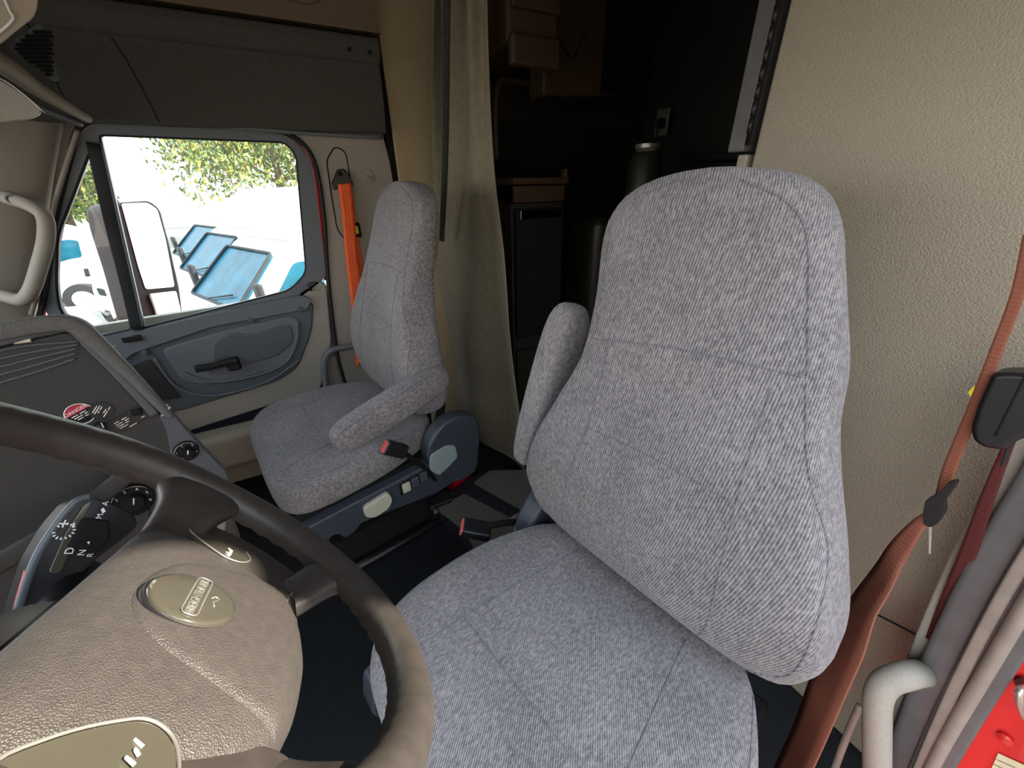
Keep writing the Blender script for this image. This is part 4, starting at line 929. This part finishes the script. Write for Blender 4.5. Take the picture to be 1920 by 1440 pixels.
tube('edge', [Fz(560, 1022, FLOOR + .006), Fz(640, 990, FLOOR + .006), Fz(780, 938, FLOOR + .006)], .0028, 'chrome', st, seg=6)
acc = thing('floor_pedal_pad', 'tan plastic bracket glimpsed through the upper slot of the steering wheel', 'bracket')
plate('bracket', [at(x, y, 1, .32) for x, y in [(425, 965), (438, 968), (450, 1000), (454, 1022), (420, 1010)]], [], (0, 1, 0), .02, 'beige_plastic', acc, bevel=.003)
ms = box('trim_20', (1.66, .36, .36), (.10, .62, .16), 'beige_plastic', None, bevel=.03, seg=4); tag(ms, kind='structure')

# ================================================================== CURTAIN
cu = thing('curtain', 'long olive grey cloth curtain gathered beside the sleeper opening', 'curtain')
def fold(name, base, top, amp, freq, ph, m='curtain', nz=40, nx=60, z0=.15, z1=2.0):
    bm = bmesh.new(); G = []
    for j in range(nz + 1):
        t = j / nz; z = z0 + (z1 - z0) * t; rowv = []
        for i in range(nx + 1):
            s_ = i / nx
            b = lerp_table([(0, *base[0]), (1, *base[1])], 0) if False else None
            kb_ = lerp_table(base, z); xl, yl, xr, yr = kb_
            x = xl + (xr - xl) * s_; y = yl + (yr - yl) * s_
            dx, dy = xr - xl, yr - yl; L = math.hypot(dx, dy); nxv, nyv = dy / L, -dx / L
            a_ = amp * (0.7 + .3 * math.sin(2.1 * t * 3 + ph)) * math.sin(freq * 2 * math.pi * s_ + ph + .7 * math.sin(3 * t + s_ * 5)) + .010 * math.sin(11 * s_ + 7 * t + ph)
            rowv.append(bm.verts.new((x + nxv * a_, y + nyv * a_, z)))
        G.append(rowv)
    for j in range(nz):
        for i in range(nx): bm.faces.new((G[j][i], G[j][i + 1], G[j + 1][i + 1], G[j + 1][i]))
    o = bm_obj(name, bm, m, cu)
    sd = o.modifiers.new('thick', 'SOLIDIFY'); sd.thickness = .003
    return o
def YX(px, Y, z): # point on plane Y seen at pixel column px at height z
    p = None; lo, hi = -400.0, 2600.0
    for _ in range(40):
        mid = (lo + hi) / 2; q = at(px, mid, 1, Y)
        if q.z > z: lo = mid
        else: hi = mid
    return q.x
def rows(pairs, Yl, Yr):
    out = []
    for z, pl, pr in pairs: out.append((z, YX(pl, Yl, z), Yl, YX(pr, Yr, z), Yr))
    return out
fold('panel', rows([(.16, 822, 985), (.45, 820, 980), (.75, 818, 966), (1.05, 822, 952), (1.3, 830, 930), (1.55, 838, 919), (2.0, 846, 912)], -.575, -.66), None, .021, 2.0, .9)
fold('back_panel', rows([(.16, 816, 880), (.75, 814, 880), (1.2, 814, 880), (1.55, 812, 880), (2.0, 812, 870)], -.595, -.70), None, .014, 2.0, 1.9)
vs = tube('velcro_edge', smooth_path([at(x, y, 1, -.535) for x, y in [(840, -120), (838, 0), (837, 120), (836, 240), (833, 350), (829, 430), (828, 452)]], 6), 1, 'velcro', cu, seg=8, flat=(.0105, .003), up=(-.85, .53, 0))
tube('curtain_rail', [(1.74, -.64, 1.985), (.62, -.66, 1.985)], .012, 'silver', cu, seg=12)

# ================================================================== SLEEPER
def boxpx(): pass
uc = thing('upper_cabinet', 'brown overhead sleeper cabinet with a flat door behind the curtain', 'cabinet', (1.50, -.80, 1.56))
box('body', (.02, -.02, .30), (.42, .19, .40), 'sleeper_tan_shaded', uc, bevel=.015, seg=3)
box('door', (-.20, -.02, .34), (.02, .17, .32), 'sleeper_tan_shaded', uc, bevel=.006)
box('under_rail', (-.195, -.02, .085), (.035, .18, .08), 'sleeper_tan_shaded', uc, bevel=.012, seg=3)
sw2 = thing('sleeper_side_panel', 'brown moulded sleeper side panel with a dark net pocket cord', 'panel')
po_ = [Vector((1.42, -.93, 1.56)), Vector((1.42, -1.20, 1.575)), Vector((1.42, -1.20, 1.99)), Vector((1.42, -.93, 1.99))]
plate('board', po_, [], (1, 0, 0), .10, 'sleeper_tan_shaded', sw2, bevel=.012, seg=3)
tube('cord', smooth_path([at(1015, 35, 0, 1.41), at(1040, 65, 0, 1.41), at(1072, 108, 0, 1.41), at(1085, 85, 0, 1.41), at(1102, 52, 0, 1.41)], 5), .003, 'matte_black', sw2, seg=8)
wf = thing('bunk_window_surround', 'rounded tan frame of the dark sleeper side recess below the cabinet', 'frame')
tube('rim', smooth_path([at(x, y, 0, 1.60) for x, y in [(1150, 178), (1100, 172), (1020, 162), (955, 150), (936, 156), (930, 190), (930, 250), (932, 300)]], 6), .012, 'sleeper_tan_shaded', wf, seg=12)
bc = box('shade_slab', (1.70, -1.20, 1.30), (.02, .75, .42), 'matte_black', wf, bevel=0)  # flat black slab painting the shade of the side recess
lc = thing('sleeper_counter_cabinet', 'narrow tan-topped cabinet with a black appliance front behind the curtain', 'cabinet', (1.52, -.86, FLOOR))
box('worktop', (0, 0, 1.16), (.42, .24, .022), 'sleeper_tan_shaded', lc, bevel=.004)
box('worktop_lip', (-.19, -.112, 1.18), (.03, .012, .035), 'sleeper_tan_shaded', lc, bevel=.003)
box('fascia', (-.19, 0, 1.118), (.02, .22, .055), 'sleeper_tan_shaded', lc, bevel=.004)
box('carcass', (.01, 0, .55), (.38, .23, 1.08), 'sleeper_shaded', lc, bevel=.006)
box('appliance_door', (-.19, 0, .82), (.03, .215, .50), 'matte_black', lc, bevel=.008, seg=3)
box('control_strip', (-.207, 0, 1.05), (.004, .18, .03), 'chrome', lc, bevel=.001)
box('drawer', (-.19, 0, .33), (.02, .215, .36), 'sleeper_shaded', lc, bevel=.006)
pp = thing('padded_post', 'dark padded vinyl cylinder standing in the sleeper with a metal cap', 'post', (1.22, -1.27, FLOOR))
lathe('padding', [(.06, .0), (.066, .02), (.064, .5), (.066, 1.0), (.062, 1.22), (.045, 1.25), (.0001, 1.25)], 'dark_vinyl', pp, 28)
lathe('cap', [(.035, 1.25), (.045, 1.262), (.044, 1.275), (.0001, 1.28)], 'silver', pp, 28)
bk = thing('bunk_back_cushion', 'dark vinyl bunk cushion leaning beside the padded post', 'cushion', (1.48, -1.26, FLOOR))
box('pad', (0, 0, .52), (.24, .16, 1.0), 'dark_vinyl', bk, bevel=.05, seg=4)
bd = thing('bunk', 'dark sleeper bunk platform and mattress at the back', 'bunk', (1.0, -1.55, FLOOR))
box('platform', (0, 0, .22), (1.4, .36, .44), 'sleeper_shaded', bd, bevel=.01)
box('mattress', (0, 0, .50), (1.35, .34, .12), 'dark_vinyl', bd, bevel=.04, seg=4)
cp = thing('closet_side_panel', 'dark sleeper wall panels with narrow upright seams', 'panel', (1.02, -1.735, FLOOR + .62))
box('panel', (-.22, 0, .30), (1.2, .02, .60), 'sleeper_shaded', cp, bevel=.006)
box('upper_panel', (-.40, .0, .92), (.78, .03, .60), 'sleeper_shaded', cp, bevel=.01)
box('shelf_roll', (-.22, .03, .62), (1.2, .06, .035), 'sleeper_shaded', cp, bevel=.012, seg=3)
for q in (-.50, -.22, .06): box('seam_strip', (q, .017, .92), (.006, .008, .58), 'seal_grey', cp, bevel=.001)
ln = plate('trim_21', [Vector((1.742, -.81, .13)), Vector((1.742, -1.765, .13)), Vector((1.742, -1.765, 1.99)), Vector((1.742, -.81, 1.99))], [], (1, 0, 0), .04, 'sleeper_shaded', bevel=0); tag(ln, kind='structure')  # first of three dark sheets over sleeper walls and ceiling, painted shade
ln = plate('trim_22', [Vector((-.12, -.95, 1.995)), Vector((1.74, -.95, 1.995)), Vector((1.74, -1.745, 1.995)), Vector((-.12, -1.745, 1.995))], [], (0, 0, 1), .004, 'sleeper_shaded', bevel=0); tag(ln, kind='structure')
ln = plate('trim_23', [Vector((-.125, -.95, .13)), Vector((-.125, -1.745, .13)), Vector((-.125, -1.745, 1.99)), Vector((-.125, -.95, 1.99))], [], (1, 0, 0), .01, 'sleeper_shaded', bevel=0); tag(ln, kind='structure')
ou = thing('wall_outlet', 'small outlet plate with a black cord on the dark sleeper wall', 'outlet', at(1242, 230, 1, -1.715))
box('plate', (0, 0, 0), (.075, .008, .11), 'vinyl_grey', ou, bevel=.002); box('plug', (-.01, .02, -.005), (.03, .035, .04), 'matte_black', ou, bevel=.006)
tube('cord', smooth_path([(-.01, .04, -.02), (-.02, .045, -.12), (-.03, .04, -.28), (-.04, .03, -.42)], 6), .003, 'matte_black', ou, seg=8)

# ================================================================== OUTSIDE
ZG = -1.35
gr_ = box('ground', (30, 10, ZG - .05), (160, 160, .1), 'asphalt', bevel=0); tag(gr_, kind='structure')
# big side mirror
XM = 2.12
mi = thing('side_mirror', 'large dark side mirror with tall and small glasses outside the door window', 'mirror')
MN = Vector((-.62, -.78, .07)).normalized(); MP = Vector((2.12, .50, 1.05))
def MQ(x, y, off=0.0, n=None): return onp(x, y, MP + MN * off, n or MN)
hx = [MQ(*p) for p in [(200, 392), (208, 380), (285, 375), (304, 392), (322, 460), (340, 540), (346, 590), (338, 606), (268, 608), (256, 596), (230, 500), (208, 430)]]
plate('housing', fillet(hx, .02, 5), [], -MN, .11, 'mirror_back', mi, bevel=.02, seg=4)
gl1 = [MQ(*p, .001) for p in [(226, 382), (275, 380), (294, 392), (310, 450), (327, 538), (272, 543), (258, 500)]]
plate('glass', fillet(gl1, .012, 4), [], MN, .003, 'chrome', mi, bevel=.001)
N2 = Vector((-.80, -.55, .02)).normalized()
gl2 = [MQ(*p, .004) for p in [(276, 551), (328, 545), (335, 575), (340, 596), (300, 602), (292, 596)]]
plate('convex_glass', fillet(gl2, .012, 4), [], MN, .010, 'chrome', mi, bevel=.008, seg=5)
tube('rim_line', smooth_path([MQ(x, y, .002) for x, y in [(210, 400), (216, 430), (226, 470)]], 5), .002, 'silver', mi, seg=6)
tube('bracket', [at(300, 640, 0, 1.86), at(280, 600, 0, XM + .02)], .02, 'rubber', mi, seg=10)
es = plate('trim_24', [Vector((1.834, -1.8, -.4)), Vector((1.834, 1.05, -.4)), Vector((1.834, 1.05, 2.0)), Vector((1.834, -1.8, 2.0))], [fillet([Vector((1.834, .80, .85)), Vector((1.834, .60, 1.20)), Vector((1.834, .42, 1.47)), Vector((1.834, -.14, 1.47)), Vector((1.834, -.14, .85))], .04)], (1, 0, 0), .01, 'red_paint', bevel=0)
tag(es, kind='structure')
# parked white trucks
def truck(label, front, d, scale=1.0, group='white trucks parked in a row'):
    """front: ground point under the centre of the nose; d: heading unit vector"""
    t = thing('box_truck', label, 'truck', (front[0], front[1], ZG), math.atan2(d[1], d[0]), group)
    w2 = .98 * scale
    # cab: x forward (nose at 0, rear negative)
    def ring(x, z0, z1, ww, top): return [Vector((x, -ww, z0)), Vector((x, ww, z0)), Vector((x, ww, z1 - .12)), Vector((x, ww * top, z1)), Vector((x, -ww * top, z1)), Vector((x, -ww, z1 - .12))]
    bm = bmesh.new()
    rings_mesh(bm, [ring(0, .45, .88, w2 * .86, .85), ring(-.10, .40, 1.02, w2 * .96, .9), ring(-.75, .40, 1.18, w2, .92), ring(-.80, .40, 1.20, w2, .92), ring(-1.55, .40, 1.92, w2 * .98, .80), ring(-1.75, .40, 2.0, w2 * .98, .82), ring(-2.6, .40, 2.05, w2 * .98, .84)])
    sharp(bm_obj('cab', bm, 'white_paint', t, bevel=.05, seg=3), 50)
    # windshield: trapezoid set just proud of the sloped face
    def sf(u, v): # u across -1..1, v 0..1 up the slope
        x = -.82 - .70 * v; z = 1.22 + .66 * v; return Vector((x + .035, u * w2 * (.86 - .10 * v), z + .015))
    ws_ = [sf(-1, .04), sf(1, .04), sf(1, .96), sf(-1, .96)]
    plate('windshield', fillet(ws_, .08, 5), [], (-.66, 0, -.72), .03, 'tinted_glass', t, bevel=.005)
    tube('windshield_seal', [p + Vector((.012, 0, .012)) for p in fillet(ws_, .08, 5)], .022, 'rubber', t, seg=6, closed=True)
    for s in (-1, 1):
        wn_ = [Vector((-1.10, s * (w2 + .012), 1.18)), Vector((-1.95, s * (w2 + .012), 1.18)), Vector((-1.95, s * (w2 + .004), 1.75)), Vector((-1.60, s * (w2 + .004), 1.76))]
        plate('side_window', fillet(wn_, .07, 5), [], (0, -s, 0), .03, 'tinted_glass', t, bevel=.004)
        box('mirror', (-1.0, s * (w2 + .22), 1.45), (.08, .16, .34), 'rubber', t, bevel=.03)
        for x in (-.62, -4.6):
            lathe('wheel', [(.10, -.13), (.44, -.13), (.48, -.08), (.48, .08), (.44, .13), (.26, .13), (.24, .06), (.08, .04), (.0001, .07)], 'tire', t, 28, Matrix.Translation((x, s * (w2 - .12), .48)) @ Matrix.Rotation(R(-90 * s), 4, 'X'))
            lathe('hub', [(.25, .10), (.22, .12), (.20, .08), (.09, .06), (.07, .12), (.0001, .12)], 'silver', t, 24, Matrix.Translation((x, s * (w2 - .10), .48)) @ Matrix.Rotation(R(-90 * s), 4, 'X'))
        box('headlamp', (-.03, s * w2 * .62, .80), (.06, .30, .16), 'chrome', t, bevel=.03)
    tube('wiper', [sf(-.2, .05) + Vector((.02, 0, .02)), sf(.6, .22) + Vector((.02, 0, .02))], .012, 'rubber', t, seg=6)
    box('bumper', (.02, 0, .42), (.12, w2 * 1.9, .22), 'silver', t, bevel=.04)
    box('cargo_box', (-4.9, 0, 1.72), (4.3, 2.3, 1.9), 'white_paint', t, bevel=.06)
    bm = bmesh.new()
    rings_mesh(bm, [[Vector((x, -ww, 2.0)), Vector((x, ww, 2.0)), Vector((x, ww * .9, zz)), Vector((x, -ww * .9, zz))] for x, ww, zz in ((-1.70, .72, 2.04), (-2.0, .85, 2.25), (-2.6, 1.0, 2.55), (-2.75, 1.05, 2.62))])
    bm_obj('roof_fairing', bm, 'white_paint', t, bevel=.05, seg=3)
    return t
hd_ = Vector((-.40, .917, 0)).normalized()
side = Vector((.98, .20, 0)).normalized()
def copy_tree(o, parent=None):
    c = o.copy(); COL.objects.link(c)
    if parent: c.parent = parent; c.matrix_parent_inverse = o.matrix_parent_inverse
    for ch in [q for q in bpy.data.objects if q.parent == o and q.users_collection]: copy_tree(ch, c)
    return c
p0 = Vector((6.30, 1.84, 0))
tk = truck('white box truck parked nearest outside, its blue windshield lowest at the right of the window', p0, hd_)
for k, lab in ((1, 'white box truck in the middle of the row, windshield seen between its two neighbours'), (2, 'white box truck farthest along the row, partly hidden by the side mirror')):
    c = copy_tree(tk); q = p0 + side * (2.75 * k); c.location = (q.x, q.y, ZG); c['label'] = lab
# pickup-like white chassis truck at the far left
def ut():
    t = thing('work_truck', 'white work truck parked side-on with one black tire, seen through the small front pane', 'truck')
    XP = 14.5
    def E_(x, y, dx=0): p = at(x, y, 0, XP + dx); return p
    body = [E_(x, y) for x, y in [(60, 430), (112, 441), (160, 437), (172, 470), (182, 500), (188, 530), (176, 534), (160, 532), (146, 540), (138, 562), (110, 558), (60, 556)]]
    plate('body', fillet(body, .05, 4), [], (1, 0, 0), 1.9, 'white_paint', t, bevel=.06, seg=3)
    plate('window', fillet([E_(x, y, -.02) for x, y in [(100, 455), (124, 449), (146, 451), (154, 482), (130, 486), (100, 495)]], .06, 4), [], (1, 0, 0), .03, 'tinted_glass', t, bevel=.01)
    plate('vent', [E_(x, y, -.02) for x, y in [(156, 504), (165, 503), (170, 518), (160, 519)]], [], (1, 0, 0), .02, 'rubber', t, bevel=.01)
    c = E_(162, 561, -.06); rr_ = (E_(162, 561) - E_(162, 588)).length
    mt = Matrix.Translation(c) @ Matrix.Rotation(R(-90), 4, 'Y')
    lathe('wheel', [(rr_ * .2, -.15), (rr_, -.15), (rr_ * 1.02, 0), (rr_, .12), (rr_ * .62, .14), (rr_ * .58, .02), (.0001, .02)], 'tire', t, 32, mt)
    lathe('hub', [(rr_ * .6, .13), (rr_ * .52, .15), (rr_ * .45, .06), (rr_ * .2, .05), (rr_ * .16, .14), (.0001, .15)], 'silver', t, 24, mt)
    tube('running_board', [E_(105, 562, -.05), E_(138, 566, -.05)], .05, 'rubber', t, seg=8)
ut()
sc2 = thing('chassis_front', 'bare truck front end with chrome bumper and dark grille beside the white work truck', 'truck')
XQ = 10.5
plate('hood', fillet([at(x, y, 0, XQ) for x, y in [(172, 530), (196, 525), (205, 560), (214, 600), (222, 618), (200, 598), (182, 570), (174, 545)]], .03, 3), [], (1, 0, 0), .5, 'white_paint', sc2, bevel=.02)
plate('grille', fillet([at(x, y, 0, XQ - .05) for x, y in [(180, 540), (194, 543), (200, 556), (186, 553)]], .02, 3), [], (1, 0, 0), .1, 'rubber', sc2, bevel=.01)
plate('axle', fillet([at(x, y, 0, XQ - .02) for x, y in [(186, 580), (204, 582), (216, 604), (214, 612), (198, 600)]], .02, 3), [], (1, 0, 0), .3, 'tire', sc2, bevel=.01)
tube('bumper', [at(184, 572, 0, XQ - .1), at(204, 590, 0, XQ - .1)], .05, 'chrome', sc2, seg=10)
# unseen trailer added on the driver's side to block low sky light
tl = thing('sky_block_trailer', 'long tan box trailer added out of view to dim low sky light', 'trailer', (-3.6, -1.5, ZG))
box('sky_block_body', (0, 0, 2.35), (2.4, 13, 2.7), 'sky_block_paint', tl, bevel=.03)
for yy in (-5.4, -4.2, 5.2):
    for q in (-1, 1): lathe('wheel', [(.10, -.13), (.46, -.13), (.50, -.08), (.50, .08), (.46, .13), (.26, .13), (.24, .06), (.0001, .06)], 'tire', tl, 24, Matrix.Translation((q * 1.02, yy, .5)) @ Matrix.Rotation(R(90 * q), 4, 'Y'))
# far wall behind the lot
fw_ = thing('boundary_wall', 'pale block wall at the far side of the parking lot', 'wall')
box('wall', (42, 24, ZG + .9), (.3, 60, 1.6), 'block_wall', fw_, bevel=.02)
# trees
def tree(label, x, y, h, rad, nleaf, m2='leaf_gold', seed=1, sz=.16):
    rn = random.Random(seed)
    t = thing('leafy_tree', label, 'tree', (x, y, ZG), 0)
    tube('trunk', smooth_path([(0, 0, 0), (.1, .05, h * .3), (0, -.1, h * .55)], 5), [.28 - .012 * i for i in range(11)], 'bark', t, seg=10)
    for k in range(6):
        a = k * 1.05; tube('branch', smooth_path([(0, -.05, h * .45), (math.cos(a) * rad * .4, math.sin(a) * rad * .4, h * .65), (math.cos(a) * rad * .7, math.sin(a) * rad * .7, h * .8)], 4), [.12 - .012 * i for i in range(9)], 'bark', t, seg=6)
    cl = [(Vector((rn.uniform(-1, 1) * rad * .75, rn.uniform(-1, 1) * rad * .75, h * .68 + rn.uniform(-.5, .9) * rad * .6)), rn.uniform(.3, .55) * rad) for _ in range(26)]
    for nm, mm, fr in (('foliage', 'leaf', .76), ('golden_foliage', m2, .24)):
        bm = bmesh.new()
        for _ in range(int(nleaf * fr)):
            c, rr_ = rn.choice(cl); d = Vector((rn.gauss(0, 1), rn.gauss(0, 1), rn.gauss(0, 1))).normalized()
            p = c + d * rr_ * rn.uniform(.55, 1.0)
            e = Euler((rn.uniform(0, 6), rn.uniform(0, 6), rn.uniform(0, 6))).to_matrix(); s_ = sz * rn.uniform(.6, 1.3)
            q = [bm.verts.new(p + e @ Vector(v)) for v in ((-s_, 0, 0), (0, -s_ * .45, 0), (s_, 0, s_ * .2), (0, s_ * .45, 0))]
            bm.faces.new(q)
        bm_obj(nm, bm, mm, t, smooth=False)
    return t
tree('broad green and gold tree above the truck roofs at the upper right of the window', 27.0, -.4, 6.4, 4.6, 17000, seed=3, sz=.13)
tree('smaller yellow-green tree glimpsed in the front quarter pane above the work truck', 30.0, 9.6, 3.9, 2.2, 5000, seed=5, sz=.16)

# ================================================================== put every Empty at the base of its thing
bpy.context.view_layer.update()
kids = {}
for o in bpy.data.objects:
    if o.parent: kids.setdefault(o.parent, []).append(o)
def all_under(o):
    out = []
    for c in kids.get(o, []): out.append(c); out += all_under(c)
    return out
for o in list(bpy.data.objects):
    if o.parent is None and o.type == 'EMPTY' and o.location.length < 1e-6:
        ms = [c for c in all_under(o) if c.type == 'MESH']
        if not ms: continue
        pts = [c.matrix_world @ Vector(b) for c in ms for b in c.bound_box]
        ctr = Vector(((min(p.x for p in pts) + max(p.x for p in pts)) / 2, (min(p.y for p in pts) + max(p.y for p in pts)) / 2, min(p.z for p in pts)))
        for c in ms: c.data.transform(Matrix.Translation(-ctr))
        o.location = ctr
    elif o.parent is None and o.type == 'MESH' and o.location.length < 1e-6:
        bb = [Vector(b) for b in o.bound_box]; ctr = sum(bb, Vector()) / 8; ctr.z = min(b.z for b in bb)
        o.data.transform(Matrix.Translation(-ctr)); o.location = ctr
ds['label'] = 'grey ribbed cloth driver seat nearest the camera with its armrest folded up'
ps['label'] = 'grey cloth passenger seat by the far door with its armrest lowered'
